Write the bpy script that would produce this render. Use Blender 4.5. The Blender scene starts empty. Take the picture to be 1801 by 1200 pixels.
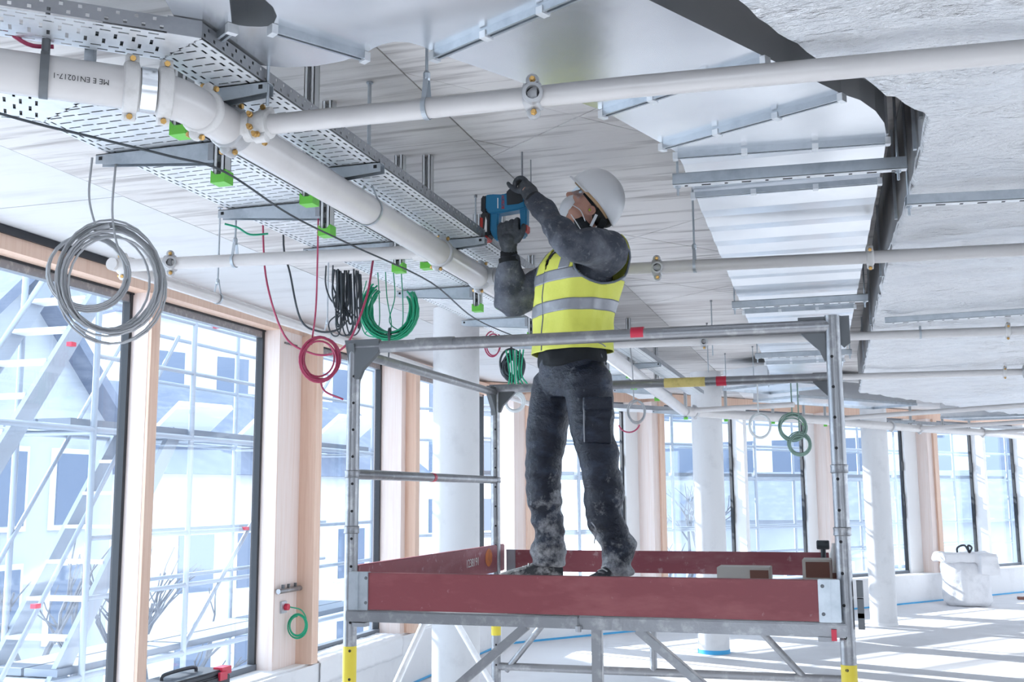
import bpy, bmesh, math, random
from mathutils import Vector, Matrix, noise

random.seed(7)
SC = bpy.context.scene
COL = SC.collection
PI = math.pi
def V(*a): return Vector(a if len(a) > 1 else a[0])

# ------------------------------------------------------------------ camera
F_PX, PITCH, YAW, ROLL = 1896.5, math.radians(8.21), math.radians(16.97), math.radians(-0.337)
cam_data = bpy.data.cameras.new('camera')
cam_data.sensor_width = 36.0
cam_data.lens = F_PX / 1801.0 * 36.0
cam_data.clip_start, cam_data.clip_end = 0.05, 400
cam = bpy.data.objects.new('camera', cam_data); COL.objects.link(cam)
_f = V(-math.sin(YAW)*math.cos(PITCH), math.cos(YAW)*math.cos(PITCH), math.sin(PITCH))
_r = V(math.cos(YAW), math.sin(YAW), 0); _u = _r.cross(_f)
_r2 = _r*math.cos(ROLL) + _u*math.sin(ROLL); _u2 = -_r*math.sin(ROLL) + _u*math.cos(ROLL)
_m = Matrix((_r2, _u2, -_f)).transposed().to_4x4(); _m.translation = V(0, 0, 2.0)
cam.matrix_world = _m
SC.camera = cam

# ------------------------------------------------------------------ sky, sun, exposure
world = bpy.data.worlds.new('sky'); SC.world = world; world.use_nodes = True
nt = world.node_tree; nt.nodes.clear()
wo = nt.nodes.new('ShaderNodeOutputWorld'); wb = nt.nodes.new('ShaderNodeBackground')
wb.inputs['Color'].default_value = (0.76, 0.87, 1.0, 1); wb.inputs['Strength'].default_value = 2.6
nt.links.new(wb.outputs[0], wo.inputs[0])
sun_data = bpy.data.lights.new('sun', 'SUN'); sun_data.energy = 10.0; sun_data.angle = math.radians(0.6)
sun_data.color = (1.0, 0.975, 0.96)
sun = bpy.data.objects.new('sun', sun_data); COL.objects.link(sun)
SUN_DIR = V(0.93, -0.36, -0.45).normalized()          # the way the light travels
sun.rotation_euler = SUN_DIR.to_track_quat('-Z', 'Y').to_euler(); sun.location = (-20, 25, 18)
SC.view_settings.view_transform = 'Standard'; SC.view_settings.look = 'None'
SC.view_settings.gamma = 1.0; SC.view_settings.use_curve_mapping = False
SC.view_settings.exposure = 0.74
SC.cycles.max_bounces = 10; SC.cycles.diffuse_bounces = 6; SC.cycles.glossy_bounces = 4
SC.cycles.transparent_max_bounces = 16; SC.cycles.caustics_reflective = False; SC.cycles.caustics_refractive = False
SC.cycles.use_denoising = True

# ------------------------------------------------------------------ materials
MATS = {}
def mat(name, base, rough=0.5, metal=0.0, var=None, var2=None, bump=None, bump2=None, spec=None, anis=0, sheen=0):
    """var / var2 = (colour, scale, stretch, low, high); bump = (scale, strength, stretch)"""
    if name in MATS: return MATS[name]
    m = bpy.data.materials.new(name); m.use_nodes = True
    N, L = m.node_tree.nodes, m.node_tree.links
    b = N['Principled BSDF']
    b.inputs['Roughness'].default_value = rough; b.inputs['Metallic'].default_value = metal
    if spec is not None: b.inputs['Specular IOR Level'].default_value = spec
    b.inputs['Base Color'].default_value = (*base, 1)
    tc = N.new('ShaderNodeTexCoord')
    def noi(scale, stretch, detail=4.0):
        mp = N.new('ShaderNodeMapping'); mp.inputs['Scale'].default_value = stretch
        L.new(tc.outputs['Object'], mp.inputs['Vector'])
        n = N.new('ShaderNodeTexNoise'); n.inputs['Scale'].default_value = scale; n.inputs['Detail'].default_value = detail
        n.inputs['Roughness'].default_value = 0.62
        L.new(mp.outputs[0], n.inputs['Vector']); return n
    src = None
    for v in (var, var2):
        if not v: continue
        col, sc, st, lo, hi = v
        n = noi(sc, st)
        rp = N.new('ShaderNodeMapRange'); rp.inputs['From Min'].default_value = lo; rp.inputs['From Max'].default_value = hi
        L.new(n.outputs['Fac'], rp.inputs['Value'])
        mx = N.new('ShaderNodeMix'); mx.data_type = 'RGBA'
        L.new(rp.outputs[0], mx.inputs['Factor'])
        if src is None: mx.inputs['A'].default_value = (*base, 1)
        else: L.new(src, mx.inputs['A'])
        mx.inputs['B'].default_value = (*col, 1)
        src = mx.outputs['Result']
    if src is not None: L.new(src, b.inputs['Base Color'])
    last = None
    for bp in (bump, bump2):
        if not bp: continue
        sc, stg, st = bp
        n = noi(sc, st, 5.0)
        bn = N.new('ShaderNodeBump'); bn.inputs['Strength'].default_value = stg; bn.inputs['Distance'].default_value = 0.02
        L.new(n.outputs['Fac'], bn.inputs['Height'])
        if last: L.new(last, bn.inputs['Normal'])
        last = bn.outputs[0]
    if last: L.new(last, b.inputs['Normal'])
    MATS[name] = m; return m

ONE = (1, 1, 1)
M_conc = mat('board_formed_concrete', (0.66, 0.63, 0.61), 0.85, var=((0.27, 0.24, 0.23), 3.0, (0.35, 5.0, 1), 0.49, 0.76),
             var2=((0.40, 0.36, 0.35), 1.1, (0.5, 1.3, 1), 0.50, 0.80), bump=(6, 0.3, (0.4, 6, 1)))
M_conc2 = mat('board_formed_concrete_turned', (0.82, 0.79, 0.775), 0.85, var=((0.36, 0.33, 0.32), 3.0, (0.4, 4.6, 1), 0.50, 0.74),
             var2=((0.52, 0.47, 0.455), 1.2, (0.5, 1.2, 1), 0.52, 0.82), bump=(6, 0.3, (0.4, 6, 1)))
M_cwhite = mat('smooth_pale_concrete', (0.63, 0.625, 0.63), 0.85, var=((0.53, 0.52, 0.52), 2.0, (0.6, 3, 1), 0.5, 0.8), bump=(9, 0.08, (0.6, 3, 1)))
M_joint = mat('dark_joint', (0.16, 0.15, 0.145), 0.9)
M_floor = mat('pale_screed', (0.69, 0.685, 0.70), 0.62, var=((0.59, 0.585, 0.60), 0.9, ONE, 0.45, 0.75), bump=(14, 0.06, ONE))
M_plaster = mat('white_plaster', (0.80, 0.80, 0.81), 0.8, var=((0.70, 0.70, 0.71), 3.0, ONE, 0.5, 0.8), bump=(18, 0.08, ONE))
M_column = mat('fair_faced_column', (0.70, 0.70, 0.71), 0.75, var=((0.60, 0.60, 0.61), 5.0, ONE, 0.52, 0.8), bump=(30, 0.08, ONE))
M_timber = mat('pale_spruce', (0.80, 0.69, 0.645), 0.55, var=((0.74, 0.59, 0.52), 2.6, (14, 14, 0.5), 0.45, 0.75), bump=(3, 0.05, (14, 14, 0.5)))
M_timber2 = mat('orange_spruce', (0.76, 0.54, 0.42), 0.55, var=((0.66, 0.42, 0.30), 2.6, (14, 14, 0.5), 0.45, 0.8), bump=(3, 0.05, (14, 14, 0.5)))
M_black = mat('black_seal', (0.02, 0.022, 0.027), 0.5)
M_frame = mat('grey_window_frame', (0.14, 0.16, 0.19), 0.4)
M_pipe = mat('white_enamel_pipe', (0.66, 0.635, 0.625), 0.25, var=((0.60, 0.575, 0.565), 5.0, ONE, 0.5, 0.8))
M_cast = mat('cast_white_fitting', (0.70, 0.68, 0.665), 0.45, var=((0.58, 0.56, 0.54), 22.0, ONE, 0.5, 0.75), bump=(70, 0.15, ONE))
M_castg = mat('grey_cast_fitting', (0.50, 0.50, 0.51), 0.40, 0.35, bump=(70, 0.15, ONE))
M_brass = mat('brass_bolt', (0.60, 0.36, 0.12), 0.35, 0.8)
M_hole = mat('dark_bore', (0.012, 0.012, 0.014), 0.8)
M_zinc = mat('galvanised_steel', (0.50, 0.54, 0.58), 0.38, 0.8, var=((0.38, 0.42, 0.46), 14.0, ONE, 0.45, 0.75))
M_tray = mat('bright_galvanised_tray', (0.86, 0.88, 0.90), 0.42, 0.5, var=((0.70, 0.73, 0.77), 9.0, ONE, 0.45, 0.75))
M_chan = mat('pale_galvanised_channel', (0.72, 0.73, 0.74), 0.6, 0.1)
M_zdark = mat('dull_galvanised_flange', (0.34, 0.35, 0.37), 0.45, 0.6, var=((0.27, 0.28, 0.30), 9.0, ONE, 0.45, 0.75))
M_duct = mat('bright_sheet_metal', (0.86, 0.88, 0.91), 0.26, 0.88, var=((0.70, 0.73, 0.77), 2.2, ONE, 0.4, 0.75), bump=(1.6, 0.12, ONE))
M_foil = mat('aluminium_foil', (0.93, 0.935, 0.95), 0.30, 0.5, var=((0.80, 0.81, 0.835), 3.0, (1, 2.5, 1), 0.45, 0.75),
             bump=(5.0, 1.0, (0.7, 2.2, 1)), bump2=(20, 1.0, (0.8, 1.5, 1)))
for _n in M_foil.node_tree.nodes:
    if _n.type == 'BUMP': _n.inputs['Distance'].default_value = 0.06
M_duck = mat('grey_duct_board', (0.30, 0.30, 0.31), 0.75, var=((0.40, 0.375, 0.35), 4.0, ONE, 0.45, 0.75), bump=(12, 0.1, ONE))
M_green = mat('green_end_cap', (0.17, 0.60, 0.07), 0.4)
M_alu = mat('scaffold_aluminium', (0.29, 0.295, 0.31), 0.36, 0.8, var=((0.46, 0.46, 0.47), 22.0, ONE, 0.52, 0.75), var2=((0.24, 0.24, 0.26), 7.0, ONE, 0.55, 0.8), bump=(60, 0.08, ONE))
M_alud = mat('dark_cast_bracket', (0.15, 0.16, 0.17), 0.5, 0.5)
M_yel = mat('yellow_tape', (0.72, 0.58, 0.05), 0.5)
M_ylw = mat('yellow_label', (0.78, 0.62, 0.22), 0.5, var=((0.62, 0.48, 0.16), 30, ONE, 0.5, 0.7))
M_redp = mat('red_catch', (0.62, 0.03, 0.07), 0.4)
M_toe = mat('red_phenolic_board', (0.215, 0.045, 0.055), 0.45, var=((0.30, 0.09, 0.095), 3.5, (1, 1, 3), 0.5, 0.75), var2=((0.40, 0.22, 0.23), 38.0, ONE, 0.66, 0.82), bump=(40, 0.06, ONE))
M_toe_lit = mat('brightened_flecked_red_board', (0.33, 0.085, 0.105), 0.5, var=((0.42, 0.17, 0.19), 3.5, (1, 1, 3), 0.5, 0.75), var2=((0.62, 0.42, 0.44), 24.0, ONE, 0.60, 0.80), bump=(40, 0.06, ONE))  # paler red paints in bounced light; the plaster flecks are the board's own
M_deck = mat('dusty_deck_board', (0.76, 0.73, 0.71), 0.75, var=((0.84, 0.82, 0.80), 6.0, ONE, 0.45, 0.7))
M_orange = mat('orange_smear', (0.70, 0.22, 0.06), 0.7, var=((0.45, 0.12, 0.06), 30, ONE, 0.45, 0.7))
M_white = mat('white_paint', (0.85, 0.85, 0.85), 0.6)
M_card = mat('white_carton', (0.78, 0.75, 0.70), 0.7)
M_brown = mat('brown_label', (0.27, 0.13, 0.10), 0.7)
M_gcable = mat('grey_cable', (0.38, 0.385, 0.40), 0.45)
M_kcable = mat('dark_cable', (0.045, 0.055, 0.065), 0.5)
M_rcable = mat('crimson_cable', (0.42, 0.045, 0.11), 0.45)
M_ncable = mat('green_cable', (0.01, 0.33, 0.17), 0.45)
M_wcable = mat('pale_cable', (0.66, 0.68, 0.68), 0.45)
M_text = mat('black_print', (0.03, 0.03, 0.03), 0.7)
M_blue = mat('blue_tape', (0.05, 0.38, 0.70), 0.5)
M_sack = mat('white_woven_sack', (0.76, 0.76, 0.78), 0.7, var=((0.62, 0.62, 0.64), 6, ONE, 0.5, 0.8), bump=(9, 0.5, ONE))

def glass_mat():
    m = bpy.data.materials.new('window_glass'); m.use_nodes = True
    N, L = m.node_tree.nodes, m.node_tree.links
    for n in list(N):
        if n.type != 'OUTPUT_MATERIAL': N.remove(n)
    out = [n for n in N if n.type == 'OUTPUT_MATERIAL'][0]
    t = N.new('ShaderNodeBsdfTransparent'); t.inputs['Color'].default_value = (0.93, 0.97, 1.0, 1)
    g = N.new('ShaderNodeBsdfGlossy'); g.inputs['Roughness'].default_value = 0.02; g.inputs['Color'].default_value = (0.9, 0.95, 1, 1)
    mx = N.new('ShaderNodeMixShader'); mx.inputs[0].default_value = 0.06; L.new(t.outputs[0], mx.inputs[1]); L.new(g.outputs[0], mx.inputs[2])
    L.new(mx.outputs[0], out.inputs['Surface']); return m
M_glass = glass_mat()

# ------------------------------------------------------------------ mesh helpers
class MB:
    def __init__(s): s.v, s.f, s.o = [], [], None
    def add(s, vs, fs):
        k = len(s.v); s.v += [Vector(p) for p in vs]; s.f += [tuple(i + k for i in f) for f in fs]; return s
    def quad(s, a, b, c, d): return s.add([a, b, c, d], [(0, 1, 2, 3)])
    def box(s, lo, hi):
        x0, y0, z0 = lo; x1, y1, z1 = hi
        return s.add([(x0,y0,z0),(x1,y0,z0),(x1,y1,z0),(x0,y1,z0),(x0,y0,z1),(x1,y0,z1),(x1,y1,z1),(x0,y1,z1)],
                     [(3,2,1,0),(4,5,6,7),(0,1,5,4),(1,2,6,5),(2,3,7,6),(3,0,4,7)])
    def cbox(s, c, d): return s.box([c[i]-d[i]/2 for i in range(3)], [c[i]+d[i]/2 for i in range(3)])
    def obox(s, c, ax, d):
        """oriented box: centre, three axes, three sizes"""
        a, b, e = [Vector(ax[i]).normalized()*d[i]/2 for i in range(3)]; c = Vector(c)
        vs = [c-a-b-e, c+a-b-e, c+a+b-e, c-a+b-e, c-a-b+e, c+a-b+e, c+a+b+e, c-a+b+e]
        return s.add(vs, [(3,2,1,0),(4,5,6,7),(0,1,5,4),(1,2,6,5),(2,3,7,6),(3,0,4,7)])
    def bar(s, p, q, w, h, up=(0,0,1)):
        """rectangular bar from p to q, w across, h along up"""
        p, q, up = Vector(p), Vector(q), Vector(up)
        d = (q-p); L = d.length; d.normalize()
        side = d.cross(up)
        if side.length < 1e-4: side = d.cross(Vector((1,0,0)))
        side.normalize(); u2 = side.cross(d)
        return s.obox((p+q)/2, (d, side, u2), (L, w, h))
    def tube(s, pts, r, n=8, caps=True, closed=False):
        pts = [Vector(p) for p in pts]; m = len(pts)
        rr = r if isinstance(r, (list, tuple)) else [r]*m
        tang = []
        for i in range(m):
            if closed: t = pts[(i+1) % m]-pts[i-1]
            else: t = pts[min(i+1, m-1)]-pts[max(i-1, 0)]
            tang.append(t.normalized() if t.length > 1e-9 else Vector((0,0,1)))
        ref = Vector((0,0,1)) if abs(tang[0].z) < 0.9 else Vector((1,0,0))
        nrm = (ref - tang[0]*ref.dot(tang[0])).normalized()
        vs = []
        for i in range(m):
            nrm = nrm - tang[i]*nrm.dot(tang[i])
            if nrm.length < 1e-6: nrm = tang[i].orthogonal()
            nrm.normalize(); bi = tang[i].cross(nrm)
            for k in range(n):
                a = 2*PI*k/n; vs.append(pts[i] + (nrm*math.cos(a)+bi*math.sin(a))*rr[i])
        fs = []
        for i in range(m if closed else m-1):
            j = (i+1) % m
            for k in range(n):
                k2 = (k+1) % n; fs.append((i*n+k, i*n+k2, j*n+k2, j*n+k))
        if caps and not closed:
            fs.append(tuple(range(n-1, -1, -1))); fs.append(tuple((m-1)*n+k for k in range(n)))
        return s.add(vs, fs)
    def cyl(s, p, q, r, n=16): return s.tube([p, q], r, n)
    def lathe(s, o, ax, prof, n=24, cap=True):
        """profile [(along, radius)] turned about axis ax at o"""
        o = Vector(o); ax = Vector(ax).normalized(); a = ax.orthogonal().normalized(); b = ax.cross(a)
        vs = []
        for h, r in prof:
            for k in range(n):
                t = 2*PI*k/n; vs.append(o+ax*h+(a*math.cos(t)+b*math.sin(t))*r)
        m = len(prof); fs = [(i*n+k, i*n+(k+1)%n, (i+1)*n+(k+1)%n, (i+1)*n+k) for i in range(m-1) for k in range(n)]
        if cap: fs.append(tuple(range(n-1, -1, -1))); fs.append(tuple((m-1)*n+k for k in range(n)))
        return s.add(vs, fs)
    def prism(s, poly, z0, z1):
        n = len(poly); a = sum(poly[i][0]*poly[(i+1)%n][1]-poly[(i+1)%n][0]*poly[i][1] for i in range(n))
        if a < 0: poly = list(reversed(poly))
        vs = [(x, y, z0) for x, y in poly] + [(x, y, z1) for x, y in poly]
        fs = [tuple(range(n-1, -1, -1)), tuple(range(n, 2*n))] + [(i, (i+1)%n, n+(i+1)%n, n+i) for i in range(n)]
        return s.add(vs, fs)
    def extr(s, poly3, d):
        """planar 3D polygon pushed along vector d"""
        n = len(poly3); d = Vector(d); P = [Vector(p) for p in poly3]
        return s.add(P+[p+d for p in P], [tuple(range(n-1, -1, -1)), tuple(range(n, 2*n))] + [(i, (i+1)%n, n+(i+1)%n, n+i) for i in range(n)])
    def ring(s, o, ax, R, r, n=24, m=8, a0=0, a1=2*PI, ref=None):
        o = Vector(o); ax = Vector(ax).normalized()
        a = (Vector(ref)-ax*Vector(ref).dot(ax)).normalized() if ref else ax.orthogonal().normalized()
        b = ax.cross(a); full = abs(a1-a0-2*PI) < 1e-5
        pts = [o+(a*math.cos(a0+(a1-a0)*k/n)+b*math.sin(a0+(a1-a0)*k/n))*R for k in range(n if full else n+1)]
        return s.tube(pts, r, m, closed=full)
    def build(s, name, m, parent=None, smooth=None, bevel=0):
        vs = s.v
        if parent is not None:
            root = parent
            while root.parent: root = root.parent
            off = Vector(root.location)
        else:
            xs = [p.x for p in vs]; ys = [p.y for p in vs]
            off = Vector(((min(xs)+max(xs))/2, (min(ys)+max(ys))/2, min(p.z for p in vs)))
        me = bpy.data.meshes.new(name); me.from_pydata([p-off for p in vs], [], s.f)
        bm = bmesh.new(); bm.from_mesh(me); bmesh.ops.recalc_face_normals(bm, faces=bm.faces)
        if bevel: bmesh.ops.bevel(bm, geom=list(bm.edges), offset=bevel, segments=2, affect='EDGES', clamp_overlap=True)
        bm.to_mesh(me); bm.free()
        if smooth is not None:
            me.polygons.foreach_set('use_smooth', [True]*len(me.polygons)); me.set_sharp_from_angle(angle=math.radians(smooth))
        me.materials.append(m); me.update()
        o = bpy.data.objects.new(name, me); COL.objects.link(o)
        if parent is not None: o.parent = parent
        else: o.location = off
        return o

def thing(name, label, cat, loc, group=None):
    o = bpy.data.objects.new(name, None); COL.objects.link(o); o.location = loc; o.empty_display_size = 0.1
    o['label'] = label; o['category'] = cat
    if group: o['group'] = group
    return o
def tag(o, label, cat, group=None):
    o['label'] = label; o['category'] = cat
    if group: o['group'] = group
    return o
def struct(o, label=None):
    o['kind'] = 'structure'
    if label: o['label'] = label
    return o
def sroot(name, loc, label=None):
    o = bpy.data.objects.new(name, None); COL.objects.link(o); o.location = loc; o.empty_display_size = 0.1
    return struct(o, label)
def copy_tree(o, parent=None):
    c = o.copy(); COL.objects.link(c); c.parent = parent
    for ch in o.children: copy_tree(ch, c)
    return c
def textmesh(name, s, size, m, mtx, parent, ext=0.0004):
    cu = bpy.data.curves.new(name, 'FONT'); cu.body = s; cu.size = size; cu.extrude = ext; cu.align_x = 'CENTER'; cu.align_y = 'CENTER'
    t = bpy.data.objects.new(name, cu); COL.objects.link(t)
    bpy.context.view_layer.update()
    me = bpy.data.meshes.new_from_object(t.evaluated_get(bpy.context.evaluated_depsgraph_get()))
    bpy.data.objects.remove(t)
    mb = MB(); mb.add([mtx @ v.co for v in me.vertices], [tuple(p.vertices) for p in me.polygons])
    return mb.build(name, m, parent)
def frame_mtx(o, x, y):
    x = Vector(x).normalized(); y = Vector(y); z = x.cross(y).normalized(); y = z.cross(x)
    m = Matrix((x, y, z)).transposed().to_4x4(); m.translation = Vector(o); return m
def smoothpath(pts, k=6):
    """Catmull-Rom through pts"""
    P = [Vector(p) for p in pts]; P = [P[0]*2-P[1]] + P + [P[-1]*2-P[-2]]; out = []
    for i in range(1, len(P)-2):
        a, b, c, d = P[i-1:i+3]
        for j in range(k):
            t = j/k; out.append(0.5*((2*b)+(c-a)*t+(2*a-5*b+4*c-d)*t*t+(3*b-a-3*c+d)*t**3))
    out.append(P[-2]); return out

# ================================================================== the setting
P0 = V(-4.593, 14.397, 0); D2 = V(0.61626, 0.78754, 0); N2 = V(-0.78754, 0.61626, 0)
def W2(t, off, z): p = P0 + D2*t + N2*off; return V(p.x, p.y, z)
CEIL = 3.62

def clip(poly, n, c):
    """keep the side n.p <= c of a 2D polygon"""
    out = []
    for i in range(len(poly)):
        a, b = poly[i], poly[(i+1) % len(poly)]
        da, db = n[0]*a[0]+n[1]*a[1]-c, n[0]*b[0]+n[1]*b[1]-c
        if da <= 0: out.append(a)
        if (da < 0 < db) or (db < 0 < da):
            t = da/(da-db); out.append((a[0]+(b[0]-a[0])*t, a[1]+(b[1]-a[1])*t))
    return out
def area(p): return abs(sum(p[i][0]*p[(i+1)%len(p)][1]-p[(i+1)%len(p)][0]*p[i][1] for i in range(len(p))))/2

C2 = N2.x*P0.x + N2.y*P0.y            # wall_back inner face: N2.p = C2
w_end = P0 + D2*16.5
floor_poly = [(-5.0, -5), (-5.0, 14.6), (P0.x-0.25, P0.y+0.2), (w_end.x-0.25, w_end.y+0.2), (11, w_end.y), (11, -5)]
struct(MB().prism(floor_poly, -0.35, 0.0).build('floor', M_floor), 'pale grey screed floor with sunlight across it')
ceil_o = struct(MB().prism([(-5.2, -5), (-5.2, 15.0), (P0.x-0.5, P0.y+0.4), (w_end.x-0.5, w_end.y+0.4), (11, w_end.y), (11, -5)], CEIL+0.035, CEIL+0.4).build('ceiling', M_joint),
                'concrete ceiling with formwork panel joints')
def panel(poly, m):
    poly = clip(poly, (N2.x, N2.y), C2+0.4)
    if len(poly) > 2 and area(poly) > 0.002:
        cx = sum(p[0] for p in poly)/len(poly); cy = sum(p[1] for p in poly)/len(poly)
        q = []
        for x, y in poly:
            d = math.hypot(cx-x, cy-y); k = 0.0045/d; q.append((x+(cx-x)*k, y+(cy-y)*k))
        dz = random.uniform(0, 0.002)
        MB().prism(q, CEIL+dz, CEIL+0.04).build('ceiling_panel', m, ceil_o)
y = -3.0
while y < 16:
    panel([(-5.15, y), (-3.66, y), (-3.66, y+2.6), (-5.15, y+2.6)], M_cwhite); y += 2.6
y = -1.5
while y < 17:
    panel([(-3.66, y), (-1.553, y), (-1.553, y+2.0), (-3.66, y+2.0)], M_conc); y += 2.0
sn = [-6, -5, -4, -3, -2, -1, 0, 0.7, 1.5, 2.5, 3.49, 4.0, 5.0, 6.0, 7.0, 8.0, 9.0, 10, 11, 12, 13, 14, 15]
for i in range(len(sn)-1):
    k = -5
    while k < 17:
        a, b = 2.80+1.67*k, 2.80+1.67*(k+1)
        poly = [(D2.x*s+N2.x*n, D2.y*s+N2.y*n) for s, n in ((a, sn[i]), (b, sn[i]), (b, sn[i+1]), (a, sn[i+1]))]
        poly = clip(poly, (-1, 0), 1.553)
        if len(poly) > 2: poly = clip(poly, (1, 0), 8.0)
        if len(poly) > 2: poly = clip(poly, (0, -1), 1.0)
        if len(poly) > 2: panel(poly, M_conc2)
        k += 1

# unseen walls behind and right, put in to shape the fill light through openings
wf_ = MB(); wf_.box((-5.0, -5.3, 0), (11, -5.0, 0.5)); wf_.box((-5.0, -5.3, 3.45), (11, -5.0, CEIL+0.3))
for k in range(3): wf_.box((-5.0+6*k, -5.3, 0.5), (-5.0+6*k+3.2, -5.0, 3.45))
struct(wf_.build('wall_front_fill', M_plaster), 'unseen wall behind the photographer, openings added for fill light')
wr_ = MB(); wr_.box((9.0, -5.0, 0), (9.3, 1.0, CEIL+0.3)); wr_.box((9.0, 1.0, 0), (9.3, 19.0, 0.5)); wr_.box((9.0, 1.0, 3.4), (9.3, 19.0, CEIL+0.3)); wr_.box((9.0, 19.0, 0), (9.3, 24.0, CEIL+0.3))
for k in range(1, 6): wr_.box((9.0, 1.0+3*k-0.15, 0.5), (9.3, 1.0+3*k+0.15, 3.4))
struct(wr_.build('wall_right_fill', M_plaster), 'unseen wall far out to the right, openings added for fill light')
# low parapets the windows stand on
struct(MB().box((-5.0, -5.0, 0), (-4.6, 1.2, CEIL+0.3)).build('wall_side_block', M_plaster), 'unseen solid wall left of the photographer, added to block sun')  # unseen, added to keep sun off the floor near the camera
wl = struct(MB().box((-5.0, 1.2, 0), (-4.57, 14.42, 0.535)).build('wall_left', M_plaster), 'low white parapet under the left windows')
MB().box((-5.02, 1.2, 0.535), (-4.62, 14.35, 0.55)).build('sill_sheet', M_white, wl)
def wallbox(t0, t1, o0, o1, z0, z1):
    m = MB(); m.obox(W2((t0+t1)/2, (o0+o1)/2, (z0+z1)/2), (D2, N2, (0,0,1)), (t1-t0, abs(o1-o0), z1-z0)); return m
wb_ = struct(wallbox(-0.1, 16.5, 0, 0.42, 0, 0.50).build('wall_back', M_plaster), 'low white parapet under the far windows')
wallbox(0.0, 16.4, -0.02, 0.44, 0.50, 0.525).build('sill_sheet', M_white, wb_)
struct(MB().tube([(-4.56, 9.0, 0.012), (-4.56, 14.38, 0.012)], 0.012, 6).build('trim_1', M_blue), 'blue tape line at the foot of the left parapet')
struct(wallbox(0.0, 16.0, -0.022, 0.0, 0.0, 0.025).build('trim_2', M_blue), 'blue tape line at the foot of the far parapet')

# timber heads
struct(MB().box((-4.95, 1.2, 3.475), (-4.72, 14.9, 3.568)).build('trim_3', M_timber2), 'timber beam over the left windows')
struct(MB().box((-4.97, 1.2, 3.568), (-4.70, 6.35, 3.617)).build('trim_4', M_black), 'black gap strip above the left timber beam')
struct(wallbox(-0.25, 16.0, 0.16, 0.42, 3.44, 3.61).build('trim_5', M_timber2), 'timber beam over the far windows')

# left windows
def left_window(n, y0, y1, label):
    r = sroot('window_%d' % n, (-4.9, (y0+y1)/2, 0.55), label)
    MB().box((-4.91, y0, 0.55), (-4.89, y1, 3.475)).build('pane', M_glass, r)
    MB().box((-4.93, y1-0.032, 0.55), (-4.865, y1, 3.475)).build('frame_strip', M_black, r)
    MB().box((-4.935, y0, 0.55), (-4.87, y0+0.03, 3.475)).build('frame_strip', M_frame, r)
    MB().box((-4.935, y0, 3.405), (-4.87, y1, 3.462)).build('head_rail', M_alu, r)
    MB().box((-4.935, y0, 3.462), (-4.855, y1, 3.475)).build('head_seal', M_black, r)
    MB().box((-4.935, y0, 0.55), (-4.86, y1, 0.60)).build('bottom_rail', M_frame, r)
    return r
left_window(1, 1.2, 6.55, 'near left window looking onto the scaffold stairs')
left_window(2, 6.66, 8.42, 'left window between the two nearest timber posts')
left_window(3, 8.96, 10.98, 'left window behind the scaffold tower post')
left_window(4, 11.22, 14.55, 'left window beside the thick round column')

def timber_left(y0, ya, xa, yc, xc, label):
    t = thing('timber_post', label, 'post', (-4.8, y0, 0.55), 'timber posts of the facade')
    MB().box((-4.95, y0, 0.55), (xa, ya, 3.475)).build('jamb', M_timber, t)
    if yc: MB().box((-4.95, ya, 0.55), (xc, yc, 3.47)).build('pilaster', M_timber2, t)
    return t
tp1 = timber_left(6.55, 6.655, -4.725, None, None, 'nearest timber post, behind the hanging grey cable coil')
MB().box((-4.725, 6.553, 0.55), (-4.700, 6.655, 3.47)).build('edge_board', M_timber2, tp1)
tp2 = timber_left(8.42, 8.83, -4.713, 8.95, -4.556, 'broad timber post with a socket and green wire at its foot')
MB().box((-4.715, 8.50, 3.36), (-4.70, 8.72, 3.375)).build('slot', M_joint, tp2)
MB().box((-4.714, 8.425, 0.62), (-4.7125, 8.432, 3.47)).build('joint', M_timber2, tp2)
timber_left(10.98, 11.10, -4.625, 11.22, -4.504, 'timber post left of the thick round column')

# far windows and posts
def timber_far(t0, dep, wid, label):
    t = thing('timber_post', label, 'post', W2(t0, 0.1, 0.50), 'timber posts of the facade')
    wallbox(t0, t0+wid*0.55, 0.3-dep, 0.40, 0.525, 3.44).build('jamb', M_timber, t)
    wallbox(t0+wid*0.55, t0+wid, 0.3-dep-0.04, 0.40, 0.525, 3.44).build('pilaster', M_timber2, t)
timber_far(0.22, 0.35, 0.36, "timber post directly behind the worker's right leg")
timber_far(2.77, 0.42, 0.22, "timber post between the worker's left leg and the second round column")
timber_far(6.95, 0.34, 0.24, 'timber post just left of the right scaffold post')
timber_far(9.94, 0.32, 0.28, 'timber post behind the white bulk sack')
far_edges = [(0.58, 2.52, 'far window right behind the worker'), (2.99, 4.92, 'far window behind the second round column'),
             (5.00, 6.70, 'far window behind the hanging pale cable rings'), (7.19, 9.56, 'far window behind the third round column'),
             (10.22, 11.86, 'far window behind the white bulk sack'), (11.96, 13.40, 'far window at the right edge of the picture'),
             (13.5, 15.9, 'last far window past the right edge')]
for i, (a, b, lb) in enumerate(far_edges):
    r = sroot('window_%d' % (5+i), W2((a+b)/2, 0.3, 0.55), lb)
    wallbox(a, b, 0.29, 0.31, 0.525, 3.44).build('pane', M_glass, r)
    wallbox(b-0.03, b, 0.27, 0.33, 0.525, 3.44).build('frame_strip', M_black, r)
    wallbox(a, a+0.03, 0.27, 0.33, 0.525, 3.44).build('frame_strip', M_frame, r)
    wallbox(a, b, 0.26, 0.34, 0.525, 0.575).build('bottom_rail', M_frame, r)
    wallbox(a, b, 0.26, 0.34, 3.38, 3.44).build('head_rail', M_frame, r)
    wallbox(b-0.05, b-0.02, 0.25, 0.27, 1.55, 2.0).build('hinge_bar', M_black, r)
    wallbox(b-0.05, b-0.02, 0.25, 0.27, 2.45, 2.62).build('hinge_bar', M_black, r)
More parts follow.
